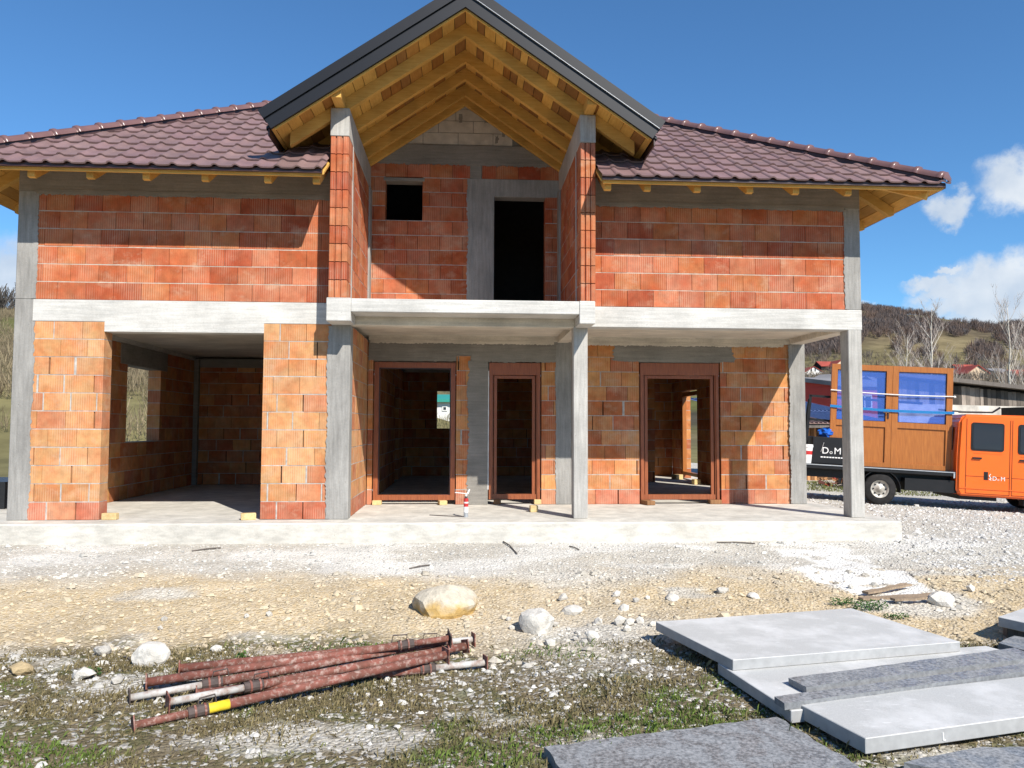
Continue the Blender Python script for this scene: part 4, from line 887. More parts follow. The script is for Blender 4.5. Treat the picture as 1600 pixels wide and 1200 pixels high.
def grf(x, y):
    t = zones(x, y)[1]; return t*np.clip(sstep(.42, .6, fbm(x*1.6, y*2.2, 95, 4))+.12, 0, 1)
def grc(x, y, r):
    n = len(x); g = sstep(.46, .6, fbm(x*1.1+3, y*1.5, 97, 4))[:, None]; dry = r.uniform(.6, 1.25, n)[:, None]*np.array([.185, .15, .075]); gr = r.uniform(.6, 1.3, n)[:, None]*np.array([.10, .145, .03])
    return dry+(gr-dry)*g
blades(90000, (-4.6, 5), (-7.3, -4.6), grf, .028, 5, 'grass', 'thin patchy green and dry grass around the props and slabs', grc)
blades(30000, (-4.6, 5), (-7.3, -4.6), lambda x, y: zones(x, y)[1]*.8, .014, 6, 'dead_grass', 'flattened dead grass and moss in the yard turf', lambda x, y, r: r.uniform(.5, 1.2, len(x))[:, None]*np.array([.17, .135, .075]), 2.4)
blades(9000, (5.5, 16), (9, 14), lambda x, y: np.ones_like(x), .05, 7, 'verge_grass', 'strip of dull green grass behind the lorry', lambda x, y, r: r.uniform(.5, 1.2, len(x))[:, None]*np.array([.15, .16, .05]), .8, .012)
def plant(px, py, n, w_, hh, label, seed):
    z = -.45
    for _ in range(5): p = atZ(px, py, z); z = gz1(p[0], p[1])
    r = random.Random(seed); m = MB()
    for i in range(n):
        a = r.uniform(0, 6.28); d = w_*math.sqrt(r.random()); c = Vector((p[0]+math.cos(a)*d, p[1]+math.sin(a)*d*.35, z+r.uniform(.01, hh)))
        t = Vector((r.uniform(-1, 1), r.uniform(-1, 1), r.uniform(-.3, .8))).normalized(); s = t.orthogonal().normalized(); l = r.uniform(.012, .028)
        m.poly([c, c+t*l*.5+s*l*.35, c+t*l, c+t*l*.5-s*l*.35])
    root = empty('weed_plant', (float(p[0]), float(p[1]), z), label, 'plant'); m.obj('leaves', 'leaf', root)
    st = MB()
    for i in range(8): a = r.uniform(0, 6.28); st.tube([(p[0], p[1], z), (p[0]+math.cos(a)*w_*.5, p[1]+math.sin(a)*w_*.2, z+hh*.8)], .002, 4)
    st.obj('stem', 'leaf', root)
plant(1315, 947, 150, .12, .07, 'low green weed at the back edge of the large slab', 1); plant(1360, 955, 320, .19, .09, 'dark green leafy weed in front of the rotten boards', 2); plant(1400, 968, 120, .12, .05, 'small green weed at the slab corner near the rotten boards', 3)
plant(378, 1028, 40, .04, .05, 'tiny green weed growing behind the steel props', 4); plant(145, 1058, 60, .06, .06, 'small green tuft beside the long white stone', 5)
# rotten boards stuck in the spilled concrete
for i, (a, b, w_, lb) in enumerate((((1345, 940), (1470, 932), .1, 'rotten weathered board lying along the concrete spill'), ((1352, 934), (1420, 921), .08, 'short split board propped on the concrete spill'), ((1395, 945), (1475, 938), .07, 'thin grey board end beside the white lump'))):
    A = Vector(atZ(*a, -.40)); B = Vector(atZ(*b, -.385)); A.z = gz1(A.x, A.y)+.03+i*.012; B.z = gz1(B.x, B.y)+.04+i*.012
    m = MB(); n = 8
    rows = []
    for k in range(n+1):
        q = A.lerp(B, k/n); sdv = (B-A).normalized().cross(Vector((0, 0, 1))); w2 = w_/2*rnd.uniform(.75, 1.1); zz_ = rnd.uniform(-.006, .006)
        rows.append([q+sdv*w2+Vector((0, 0, zz_)), q-sdv*w2+Vector((0, 0, zz_)), q-sdv*w2+Vector((0, 0, zz_-.022)), q+sdv*w2+Vector((0, 0, zz_-.022))])
    for r_ in rows: m.v += [tuple(x) for x in r_]
    for k in range(n):
        for j in range(4): j2 = (j+1) % 4; m.f.append((k*4+j, k*4+j2, k*4+4+j2, k*4+4+j))
    m.f += [(0, 1, 2, 3), (n*4+3, n*4+2, n*4+1, n*4)]; o = m.obj('rotten_board', 'wood_grey', None, label=lb, cat='board'); o.color = (2.2, 1.9, 1.5, 1)
for i, (a, b) in enumerate((((785, 850), (808, 868)), ((800, 850), (845, 843)), ((300, 866), (345, 862)), ((1120, 852), (1180, 853)), ((640, 884), (672, 880)), ((890, 858), (905, 863)), ((190, 988), (208, 993)))):
    A = atZ(*a, -.3); B = atZ(*b, -.3); m = MB(); m.tube([(A[0], A[1], gz1(A[0], A[1])+.012), ((A[0]+B[0])/2, (A[1]+B[1])/2+.01, gz1((A[0]+B[0])/2, (A[1]+B[1])/2)+.018), (B[0], B[1], gz1(B[0], B[1])+.012)], .009, 5)
    m.obj('wood_splinter', 'wood_grey', None, label='dark wooden splinter lying on the pale gravel', cat='splinter', group='splinters on the gravel')
# plain black box as a stack behind the left corner
m = MB(); p = atY(-10, 790, 1.5); m.box(p[0]-1.2, p[0]+.16, 1.5, 2.7, -.27, .42); me = m.mesh('black_stack'); mobj('black_stack', me, 'stack_black', None, label='black stack beside the left house corner', cat='stack')

# ------------------------------------------------------------------ lorry with doors on its bed (own frame: x forward, y away from the house, z up)
TP = atZ(1375, 788.5, -.325)
TH = R_(-12.5); TT = R_(2.9)
MT = Matrix.Translation((float(TP[0]), float(TP[1]), -.325)) @ Matrix.Rotation(TH, 4, 'Z') @ Matrix.Rotation(TT, 4, 'Y')
def tthing(name, label, cat, group=None):
    o = bpy.data.objects.new(name, None); link(o, None, label, cat, group); o.matrix_basis = MT; return o
lorry = tthing('flatbed_lorry', 'orange crew-cab flatbed lorry with black load bed parked on the gravel', 'lorry')
TWD = 1.9
def tm(m, name, mat, parent=lorry, smooth=False): return m.obj(name, mat, parent, smooth)
def bev(me, o_=.02, seg=2):
    bm = bmesh.new(); bm.from_mesh(me); bmesh.ops.bevel(bm, geom=[e for e in bm.edges if len(e.link_faces) == 2 and e.calc_face_angle(0) > .5], offset=o_, segments=seg, affect='EDGES'); bm.to_mesh(me); bm.free(); return me
def text_mesh(txt, size, mat, parent, mtx, name='lettering'):
    cu = bpy.data.curves.new('lettering', 'FONT'); cu.body = txt; cu.size = size; tmp = bpy.data.objects.new('tmp', cu); COL.objects.link(tmp)
    dg = bpy.context.evaluated_depsgraph_get(); me = bpy.data.meshes.new_from_object(tmp.evaluated_get(dg)); bpy.data.objects.remove(tmp)
    me.transform(mtx); me.materials.clear(); return mobj(name, me, mat, parent)
FACE = lambda x, y, z: Matrix.Translation((x, y, z)) @ Matrix.Rotation(R_(90), 4, 'X')
m = MB(); m.box(-1.75, 1.48, -.02, TWD, .69, .79); bed = mobj('load_bed', bev(m.mesh('load_bed'), .012, 1), 'black_paint', lorry)
m = MB(); m.box(-1.7, 1.6, .3, .42, .5, .69); m.box(-1.7, 1.6, 1.4, 1.52, .5, .69); m.box(.5, 1.6, .05, 1.7, .34, .6); m.obj('chassis', 'black_paint', lorry)
m = MB(); m.box(-1.75, 1.46, -.035, -.02, .765, .785); m.box(1.43, 1.46, -.036, -.02, .66, .76); m.obj('bed_trim', 'steel', bed)
def wheel(x, y, parent):
    m = MB(); prof = [(.0, .19), (.0, .31), (.02, .33), (.17, .33), (.19, .31), (.19, .19)]; n = 28
    for i in range(n):
        a = 2*math.pi*i/n
        for yy, r in prof: m.v.append((x+math.cos(a)*r, y+yy, .33+math.sin(a)*r))
    k = len(prof)
    for i in range(n):
        for j in range(k-1): m.f.append((i*k+j, i*k+j+1, ((i+1) % n)*k+j+1, ((i+1) % n)*k+j))
    w_ = m.obj('wheel', 'rubber', parent, smooth=True)
    m = MB(); pr = [(.02, .195), (.01, .18), (.05, .165), (.06, .12), (.03, .09), (.025, .045), (.0, .04), (.0, .001)]; k = len(pr)
    for i in range(n):
        a = 2*math.pi*i/n
        for yy, r in pr: m.v.append((x+math.cos(a)*r, y+yy, .33+math.sin(a)*r))
    for i in range(n):
        for j in range(k-1): m.f.append((i*k+j, i*k+j+1, ((i+1) % n)*k+j+1, ((i+1) % n)*k+j))
    m.obj('rim', 'wheel_rim', w_, smooth=True)
    for i in range(8):
        a = 2*math.pi*i/8; m = MB(); c = (x+math.cos(a)*.125, y+.04, .33+math.sin(a)*.125); m.tube([c, (c[0], c[1]+.03, c[2])], .018, 8); m.obj('rim_hole', 'black_paint', w_)
    m = MB(); pts = [(x+math.cos(R_(a))*.40, y+.09, .33+math.sin(R_(a))*.40) for a in range(-8, 190, 12)]
    for s_, (p, q) in enumerate(zip(pts, pts[1:])): m.quadbox([(p[0], y-.03, p[2]), (p[0], y+.2, p[2]), (q[0], y+.2, q[2]), (q[0], y-.03, q[2]), (p[0]*1.0+(p[0]-x)*.03, y-.03, p[2]+(p[2]-.33)*.03), (p[0]+(p[0]-x)*.03, y+.2, p[2]+(p[2]-.33)*.03), (q[0]+(q[0]-x)*.03, y+.2, q[2]+(q[2]-.33)*.03), (q[0]+(q[0]-x)*.03, y-.03, q[2]+(q[2]-.33)*.03)])
    m.obj('mudguard', 'black_paint', parent)
wheel(0, .03, lorry); wheel(0, TWD-.24, lorry); wheel(3.55, .03, lorry); wheel(3.55, TWD-.24, lorry)
# cab body: side profile swept across, sides lean in above the waist
CX0 = 1.50
def cab_ring(y, inset):
    pr = [(CX0+.06, .30), (CX0, .42), (CX0, 1.15), (CX0+.03, 1.9), (CX0+.13, 2.02), (CX0+1.9, 2.06), (CX0+2.1, 2.0), (CX0+2.75, 1.25), (CX0+3.2, 1.1), (CX0+3.28, .6), (CX0+3.2, .30)]
    return [(x+(inset*.4 if z > 1.2 and x < CX0+1 else 0), y+(inset if z > 1.5 else inset*.3 if z > 1.1 else 0), z) for x, z in pr]
m = MB(); ra, rb = cab_ring(-.03, 0), cab_ring(TWD-.03, 0); n = len(ra); m.v += ra+rb; m.f += [tuple(range(n)), tuple(range(2*n-1, n-1, -1))]
for i in range(n): j = (i+1) % n; m.f.append((i, j, n+j, n+i))
cab = mobj('cab', bev(m.mesh('cab'), .045, 3), 'orange_paint', lorry)
def sidey(z): return -.03
def side_quad(x0, x1, z0, z1, off, r=.05, n=4):
    P = []
    for cx, cz, a0 in ((x1-r, z1-r, 0), (x0+r, z1-r, 90), (x0+r, z0+r, 180), (x1-r, z0+r, 270)):
        for k in range(n+1): a = R_(a0+90*k/n); P.append((cx+math.cos(a)*r, cz+math.sin(a)*r))
    return [(x, sidey(z)-off, z) for x, z in P]
def rear_door(x0, x1, wx0, wx1, wz0, wz1):
    m = MB()
    for a, b, c, d in ((x0, x0+.012, .36, 1.93), (x1-.012, x1, .36, 1.93), (x0, x1, .36, .372), (x0, x1, .72, .730)):
        k = 6
        for i in range(k): z0, z1 = c+(d-c)*i/k, c+(d-c)*(i+1)/k; m.poly([(a, sidey(z0)-.004, z0), (b, sidey(z0)-.004, z0), (b, sidey(z1)-.004, z1), (a, sidey(z1)-.004, z1)])
    dr = m.obj('door', 'seam', lorry)
    m = MB(); m.prism(side_quad(wx0-.035, wx1+.035, wz0-.035, wz1+.035, .012), (0, .01, 0)); m.obj('window_seal', 'black_paint', dr)
    m = MB(); m.prism(side_quad(wx0, wx1, wz0, wz1, .017), (0, .004, 0)); m.obj('window_pane', 'cab_glass', dr)
    m = MB(); m.box(wx0-.0, wx0+.17, -.065, -.035, 1.09, 1.125); m.obj('handle', 'black_paint', dr)
    m = MB(); m.prism(side_quad(wx0+.02, wx1+.02, wz0-.09, wz0-.075, .008, .006), (0, .01, 0)); m.obj('waist_crease', 'orange_paint', dr)
    return dr
d1 = rear_door(CX0+.16, CX0+1.02, CX0+.29, CX0+.86, 1.30, 1.82); d2 = rear_door(CX0+1.05, CX0+1.98, CX0+1.2, CX0+1.95, 1.27, 1.82)
m = MB(); m.box(CX0+.06, CX0+3.2, -.045, -.03, .46, .475); m.obj('body_crease', 'orange_paint', cab)
m = MB(); m.box(CX0+.52, CX0+.60, -.036, -.028, .66, .83); m.obj('logo_block', 'black_paint', d1)
text_mesh('D', .12, 'white_paint', d1, FACE(CX0+.68, -.0375, .66)); text_mesh('o', .07, 'white_paint', d1, FACE(CX0+.78, -.0375, .66)); text_mesh('M', .12, 'white_paint', d1, FACE(CX0+.84, -.0375, .66))
m = MB()
for a, b in (((.62, .67), (.66, .70)), ((.66, .70), (.62, .75)), ((.62, .75), (.65, .79)), ((.62, .69), (.66, .66))): m.beam((CX0+a[0], -.037, a[1]), (CX0+b[0], -.037, b[1]), .004, .014)
m.obj('logo_mark', 'white_paint', d1)
m = MB(); m.box(CX0-.012, CX0, .25, 1.6, 1.25, 1.75); m.obj('rear_window', 'cab_glass', cab)
m = MB(); m.tube([(CX0+.1, .25, 2.07), (CX0+.75, .2, 2.09), (CX0+.9, .2, 2.2)], .022, 6); m.tube([(CX0-.3, .25, 2.1), (CX0+.15, .25, 2.08)], .02, 6); m.obj('roof_bar', 'black_paint', cab)
m = MB(); m.box(CX0+.1, CX0+.85, .15, 1.6, .22, .33); m.box(CX0+1.35, CX0+1.5, .1, .3, .16, .32); m.obj('underbody', 'black_paint', lorry)
# rack frame at the tail of the bed
rack = tthing('load_rack', 'black steel load rack standing at the tail of the lorry bed', 'rack')
for nm, a, b in (('upright', (-1.50, .35, .792), (-1.42, .35, 2.30)), ('rail', (-1.45, .35, 2.28), (.9, .35, 2.22)), ('rail', (-1.46, .35, 1.76), (.9, .35, 1.66)), ('upright', (.3, .38, .792), (.3, .38, 2.28)), ('brace', (-1.44, .37, 2.2), (-1.44, 1.2, .8))):
    m = MB(); m.beam(a, b, .05, .05, (0, 1, 0)); m.obj(nm, 'black_paint', rack)
# the double door leaf carried upright
dset = tthing('double_door', 'golden oak double door with blue-filmed glass strapped upright on the lorry bed', 'door')
DX0, DX1, DZ0, DZ1, DY_ = -1.02, 1.46, .795, 3.0, .20
def leaf(x0, x1):
    st = MB(); fw = .12
    for b in ((x0, x0+fw, DZ0, DZ1), (x1-fw, x1, DZ0, DZ1)): st.box(b[0], b[1], DY_, DY_+.07, b[2], b[3])
    for b in ((DZ0, DZ0+.10), (1.66, 1.78), (DZ1-.12, DZ1)): st.box(x0+fw, x1-fw, DY_+.002, DY_+.068, b[0], b[1])
    lf = st.obj('door_leaf', 'golden_oak', dset)
    m = MB(); m.box(x0+fw, x1-fw, DY_+.03, DY_+.05, DZ0+.1, 1.66); m.obj('lower_panel', 'golden_oak', lf)
    m = MB(); m.box(x0+fw+.004, x1-fw-.004, DY_+.03, DY_+.04, 1.782, DZ1-.122); m.obj('glass_pane', 'film_glass', lf)
    m = MB()
    for b in ((x0+fw, x0+fw+.012, 1.78, DZ1-.12), (x1-fw-.012, x1-fw, 1.78, DZ1-.12)): m.box(b[0], b[1], DY_+.018, DY_+.03, b[2], b[3])
    m.box(x0+fw+.012, x1-fw-.012, DY_+.019, DY_+.03, 1.78, 1.792); m.box(x0+fw+.012, x1-fw-.012, DY_+.019, DY_+.03, DZ1-.132, DZ1-.12); m.obj('glazing_bead', 'metal_drip', lf)
    return lf
xm = (DX0+DX1)/2+.02
l1 = leaf(DX0, xm-.003); l2 = leaf(xm+.003, DX1)
m = MB(); m.box(xm-.09, xm-.06, DY_-.015, DY_, 1.85, 2.06); m.tube([(xm-.075, DY_-.01, 1.98), (xm-.075, DY_-.05, 1.98), (xm-.19, DY_-.05, 1.98)], .01, 6); m.obj('door_handle', 'metal_drip', l1)
for lb, nm, z, mat, r in (('pale rope tied across the upper part of the double door', 'rope', 2.42, 'rope', .013), ('blue strap tied across the middle of the double door', 'strap', 2.07, 'strap_blue', .0)):
    o = tthing(nm, lb, nm); m = MB(); n = 14
    P = [(DX0-.02+(DX1-DX0+.05)*i/n, DY_-.022-.004*math.sin(i), z-.05*math.sin(math.pi*i/n)*.6-.03*i/n) for i in range(n+1)]
    if r: m.tube(P, r, 6); m.tube([P[-1], (DX1+.04, DY_-.01, z-.04)], .025, 8)
    else:
        for p, q in zip(P, P[1:]): m.beam(p, q, .006, .055, (0, 0, 1))
    m.obj('webbing' if not r else 'cord', mat, o)
# black crate with lettering, blue bag and a white bucket at the tail
crate = tthing('tool_box', 'black tool box with white lettering on the lorry tail', 'box'); m = MB(); m.box(-1.40, -.62, .1, .6, .792, 1.38); mobj('box_body', bev(m.mesh('box_body'), .015, 1), 'black_paint', crate)
text_mesh('D', .2, 'white_paint', crate, FACE(-1.20, .095, 1.02)); text_mesh('o', .12, 'white_paint', crate, FACE(-1.04, .095, 1.02)); text_mesh('M', .2, 'white_paint', crate, FACE(-.95, .095, 1.02)); text_mesh('Al', .2, 'white_paint', crate, FACE(-.74, .095, 1.02))
m = MB()
for i in range(9): m.box(-1.22+i*.06, -1.22+i*.06+.045, .093, .099, .93, .955)
m.obj('small_print', 'white_paint', crate)
m = MB(); m.beam((-1.22, .096, 1.05), (-1.16, .096, 1.26), .004, .02, (0, 1, 0)); m.obj('logo_stroke', 'white_paint', crate)
b_ = tthing('bag', 'crumpled shiny blue bag lying on the black tool box', 'bag'); me = rock_mesh(77, 3, (.22, .18, .13), 1.2); me.transform(Matrix.Translation((-1.02, .34, 1.47))); mobj('bag_body', me, 'blue_bag', b_, )
bk = tthing('bucket', 'white bucket with red print at the tail of the lorry', 'bucket')
m = MB(); m.tube([(-1.52, -.0+.12, .792), (-1.52, .12, 1.14)], [.11, .135], 16); m.obj('bucket_body', 'white_paint', bk); m = MB(); m.tube([(-1.52, .12, 1.14), (-1.52, .12, 1.2)], [.145, .14], 16); m.obj('lid', 'white_paint', bk); m = MB(); m.tube([(-1.52, .12, .98), (-1.52, .12, 1.06)], [.1265, .1315], 16); m.obj('print_band', 'red_print', bk)

# ------------------------------------------------------------------ outbuildings behind
def poly_house(name, label, cat, p0, p1, depth, zb, he, hr, wall, roofm, wins=(), axis_gable='front', group=None, over=.4, door=None):
    """gabled building: front from p0 to p1 (xy), going back by depth"""
    a, b = Vector((p0[0], p0[1], 0)), Vector((p1[0], p1[1], 0)); u = (b-a).normalized(); L = (b-a).length; n = Vector((-u.y, u.x, 0)); n = n if n.y > 0 else -n
    root = empty(name, (a.x, a.y, zb), label, cat, group); up = Vector((0, 0, 1)); z = up*zb
    P = lambda s, t, h: tuple(a+u*s+n*t+z+up*h)
    m = MB()
    if axis_gable == 'front':
        m.prism([P(0, 0, -1), P(L, 0, -1), P(L, 0, he), P(L/2, 0, hr), P(0, 0, he)], tuple(n*depth)); m.obj('wall', wall, root)
        sl = (hr-he)/(L/2); m = MB()
        for s0, s1 in ((-over, L/2), (L+over, L/2)): m.quadbox([P(s0, -over, he-sl*over+.03), P(s1, -over, hr+.03), P(s1, depth+over, hr+.03), P(s0, depth+over, he-sl*over+.03), P(s0, -over, he-sl*over+.25), P(s1, -over, hr+.25), P(s1, depth+over, hr+.25), P(s0, depth+over, he-sl*over+.25)])
        m.obj('roof', roofm, root)
    else:
        m.quadbox([P(0, 0, -1), P(L, 0, -1), P(L, depth, -1), P(0, depth, -1), P(0, 0, he), P(L, 0, he), P(L, depth, he), P(0, depth, he)])
        m.prism([P(.02, 0, he), P(.02, depth/2, hr), P(.02, depth, he)], tuple(u*(L-.04))); m.obj('wall', wall, root)
        sl = (hr-he)/(depth/2); m = MB()
        for t0, t1 in ((-over, depth/2), (depth+over, depth/2)): m.quadbox([P(-over, t0, he-sl*over+.03), P(L+over, t0, he-sl*over+.03), P(L+over, t1, hr+.03), P(-over, t1, hr+.03), P(-over, t0, he-sl*over+.25), P(L+over, t0, he-sl*over+.25), P(L+over, t1, hr+.25), P(-over, t1, hr+.25)])
        m.obj('roof', roofm, root)
    for s0, s1, h0, h1 in wins:
        m = MB(); m.quadbox([P(s0-.1, -.07, h0-.1), P(s1+.1, -.07, h0-.1), P(s1+.1, .05, h0-.1), P(s0-.1, .05, h0-.1), P(s0-.1, -.07, h1+.1), P(s1+.1, -.07, h1+.1), P(s1+.1, .05, h1+.1), P(s0-.1, .05, h1+.1)]); w_ = m.obj('window', 'wall_white', root)
        m = MB(); m.quadbox([P(s0, -.1, h0), P(s1, -.1, h0), P(s1, -.06, h0), P(s0, -.06, h0), P(s0, -.1, h1), P(s1, -.1, h1), P(s1, -.06, h1), P(s0, -.06, h1)]); m.obj('pane', 'pane_dark', w_)
    return root
def at_d(px, py, dep): d = ray(px, py); return CAM+d*dep
def far_house(name, label, x0, x1, ybase, yeave, yridge, dep, wall, roofm, wins, ag='front', depth=9, turn=0):
    a, b = at_d(x0, ybase, dep), at_d(x1, ybase, dep+turn); k = dep/FPX; zb = float(a[2])
    W = math.hypot(b[0]-a[0], b[1]-a[1])
    ws = [((u-x0)*k*W/((x1-x0)*k), (v-x0)*k*W/((x1-x0)*k), (ybase-q)*k, (ybase-p)*k) for u, v, p, q in wins]
    return poly_house(name, label, 'house', a, b, depth, zb, (ybase-yeave)*k, (ybase-yridge)*k, wall, roofm, ws, ag, 'village houses below the hill')
far_house('village_house', 'white village house with dark eaves and wide front windows', 1257, 1287, 597, 582, 573, 330, 'wall_white', 'roof_red', ((1260, 1264, 585, 590), (1268, 1272, 585, 593), (1274, 1284, 585, 593), (1267, 1269, 575, 580), (1273, 1275, 575, 580)))
far_house('village_house', 'beige village house with a long red roof above the white one', 1303, 1330, 596, 572, 562, 345, 'wall_cream', 'roof_red', ((1308, 1312, 572, 577), (1308, 1312, 580, 584)), 'front', 12)
far_house('village_house', 'dark-fronted village house under a red roof', 1284, 1305, 590, 572, 564, 352, 'wall_black', 'roof_red', (), 'side', 10)
far_house('village_house', 'village house with faded red roof and pale gable behind the shed', 1512, 1545, 602, 583, 571, 230, 'wall_cream', 'roof_red', ((1532, 1542, 584, 591),), 'front', 12)
far_house('village_house', 'red-roofed village house seen over the lorry door', 1500, 1530, 590, 577, 569, 300, 'wall_cream', 'roof_red', (), 'side', 9)
far_house('village_house', 'low pale village house with a flat-pitched roof beside the birch', 1556, 1578, 600, 582, 575, 250, 'wall_cream', 'roof_grey', ((1566, 1570, 586, 590),), 'side', 9)
far_house('village_house', 'village house with a red roof at the foot of the birch', 1590, 1630, 600, 588, 577, 240, 'wall_cream', 'roof_red', (), 'side', 9)
far_house('village_house', 'small pale village house left of the faded red roof', 1491, 1503, 598, 585, 577, 260, 'wall_cream', 'roof_grey', ((1496, 1500, 584, 590),), 'side', 9)
far_house('village_house', 'white house with a green roof seen through the small rear window', 680, 735, 650, 628, 618, 60, 'wall_white', 'green_roof', ((693, 697, 636, 640),), 'side', 8)
# barn of weathered boards right behind the lorry
def plank_wall(root, a, b, zb, zt0, zt1, wd, mat, gap=.012, skip=.0, dark=None):
    a, b = Vector(a), Vector(b); L = (b-a).length; u = (b-a)/L; n = Vector((-u.y, u.x, 0)); x = 0
    while x < L-.05:
        w2 = wd*rnd.uniform(.75, 1.25); x1 = min(x+w2-gap, L); f = x/L
        if rnd.random() > skip:
            p, q = a+u*x, a+u*x1; o_ = n*.03; zt = zt0+(zt1-zt0)*f+rnd.uniform(-.04, .0); j = rnd.uniform(-.012, .012)*n
            p, q = p+j, q+j
            m = MB(); m.quadbox([(p.x, p.y, zb), (q.x, q.y, zb), (q.x+o_.x, q.y+o_.y, zb), (p.x+o_.x, p.y+o_.y, zb), (p.x, p.y, zt), (q.x, q.y, zt), (q.x+o_.x, q.y+o_.y, zt), (p.x+o_.x, p.y+o_.y, zt)])
            o = m.obj('plank', mat, root); g = rnd.choice((.5, .8, 1, 1.5, 2.2, .35)); o.color = (g, g*.97, g*.93, 1)
        x += w2
gnd = lambda x, y: gz1(x, y)
sa, sb = at_d(1402, 668, 30), at_d(1690, 668, 34); sg = -.9
shed = empty('board_shed', (float(sa[0]), float(sa[1]), sg), 'long low shed of weathered grey boards with sagging roof behind the lorry', 'shed')
zt_ = lambda v, dep: 1.302+(669-v)/FPX*dep
plank_wall(shed, (sa[0], sa[1], 0), (sb[0], sb[1], 0), zt_(632, 30), zt_(592, 30), zt_(622, 34), .24, 'wood_grey')
u = Vector((sb[0]-sa[0], sb[1]-sa[1], 0)).normalized(); nn = Vector((-u.y, u.x, 0))
m = MB(); za, zb2 = zt_(588, 30), zt_(620, 34)
q = [Vector((sa[0], sa[1], 0))-u*.4-nn*.5, Vector((sb[0], sb[1], 0))+u*.4-nn*.5, Vector((sb[0], sb[1], 0))+u*.4+nn*1.3, Vector((sa[0], sa[1], 0))-u*.4+nn*1.3]
m.quadbox([(q[0].x, q[0].y, za), (q[1].x, q[1].y, zb2), (q[2].x, q[2].y, zb2+.1), (q[3].x, q[3].y, za+.1), (q[0].x, q[0].y, za+.16), (q[1].x, q[1].y, zb2+.16), (q[2].x, q[2].y, zb2+.26), (q[3].x, q[3].y, za+.26)]); m.obj('roof', 'wood_grey', shed)
m = MB(); p, r = Vector((sa[0], sa[1], 0))+nn*.12, Vector((sb[0], sb[1], 0))+nn*.12; m.prism([(p.x, p.y, sg-.6), (r.x, r.y, sg-.6), (r.x, r.y, zb2), (p.x, p.y, za)], tuple(nn*.8)); m.obj('back_wall', 'wall_black', shed)
m = MB(); p, r = Vector((sa[0], sa[1], 0))-nn*.1, Vector((sb[0], sb[1], 0))-nn*.1; z_ = zt_(630, 30); m.prism([(p.x, p.y, sg-.6), (r.x, r.y, sg-.6), (r.x, r.y, z_-.05), (p.x, p.y, z_)], tuple(nn*.2)); m.obj('plinth', 'plaster_old', shed)
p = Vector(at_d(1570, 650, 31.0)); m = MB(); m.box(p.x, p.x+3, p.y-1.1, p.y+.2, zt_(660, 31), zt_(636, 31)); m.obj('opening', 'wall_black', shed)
# red-walled outbuilding and the black barn with grey roof
ra_, rb_ = at_d(1308, 668, 40), at_d(1397, 668, 41)
poly_house('red_outbuilding', 'red-walled outbuilding with a triple window seen through the filmed glass', 'building', ra_, rb_, 6, -.9, 4.35, 4.75, 'wall_red', 'roof_grey', ((1.30, 1.62, 3.3, 3.85), (1.72, 2.04, 3.3, 3.85)), 'side', None, .2)
ba, bb = at_d(1240, 668, 44), at_d(1306, 668, 42)
poly_house('black_barn', 'black barn with a grey roof beyond the tin-roofed lean-to', 'barn', ba, bb, 6, -.9, 4.15, 5.1, 'wall_black', 'roof_grey', (), 'side', None, .15)
# tin-roofed lean-to with ribs
la, lb2 = at_d(1215, 668, 24), at_d(1400, 668, 26.5); lt = empty('lean_to', (float(la[0]), float(la[1]), -.6), 'open wooden lean-to with ribbed blue and brown tin roof', 'shed')
u = Vector((lb2[0]-la[0], lb2[1]-la[1], 0)); LL = u.length; u.normalize(); nn = Vector((-u.y, u.x, 0)); zl = zt_(662, 24.5); zh = zl+.85; dp = 4.2
x = 0; k = 0
A0 = Vector((la[0], la[1], 0))
while x < LL:
    for (o0, o1, h) in ((0, .17, 0), (.17, .21, .035)):
        p0, p1 = A0+u*(x+o0), A0+u*min(x+o1, LL); mid = .5
        for t0, t1, mt in ((0, .5, 'roof_brown' if x < LL*.55 else 'roof_blue'), (.5, 1, 'roof_blue')):
            pass
    p0, p1 = A0+u*x, A0+u*(x+.205)
    for t0, t1, mt in ((0., .5, 'roof_brown' if x < LL*.42 else 'roof_blue'), (.497, 1., 'roof_blue')):
        m = MB(); a0, a1 = nn*dp*t0, nn*dp*t1; z0, z1 = zl+(zh-zl)*t0, zl+(zh-zl)*t1; lift = .0 if t0 == 0 else .03
        for s0, s1, h in ((0, .15, 0), (.15, .2, .04)):
            q0, q1 = p0+u*s0, p0+u*s1
            m.quadbox([(q0+a0)[:2]+(z0+lift,), (q1+a0)[:2]+(z0+lift,), (q1+a1)[:2]+(z1+lift,), (q0+a1)[:2]+(z1+lift,), (q0+a0)[:2]+(z0+lift+.01+h,), (q1+a0)[:2]+(z0+lift+.01+h,), (q1+a1)[:2]+(z1+lift+.01+h,), (q0+a1)[:2]+(z1+lift+.01+h,)])
        m.obj('roof_sheet', mt, lt)
    x += .2
plank_wall(lt, tuple(A0+nn*1.6)[:2]+(0,), tuple(A0+u*LL+nn*1.6)[:2]+(0,), -.7, zl+.3, zl+.3, .16, 'wood_brown')
m = MB(); q0, q1 = A0+nn*.1, A0+u*LL+nn*.1; m.beam((q0.x, q0.y, zl-.07), (q1.x, q1.y, zl-.07), .08, .12); m.obj('eave_beam', 'wood_grey', lt)
for s in (.1, LL*.5, LL-.2):
    q = A0+u*s+nn*.12; m = MB(); m.box(q.x-.06, q.x+.06, q.y-.06, q.y+.06, -.8, zl-.12); m.obj('post', 'wood_brown', lt)
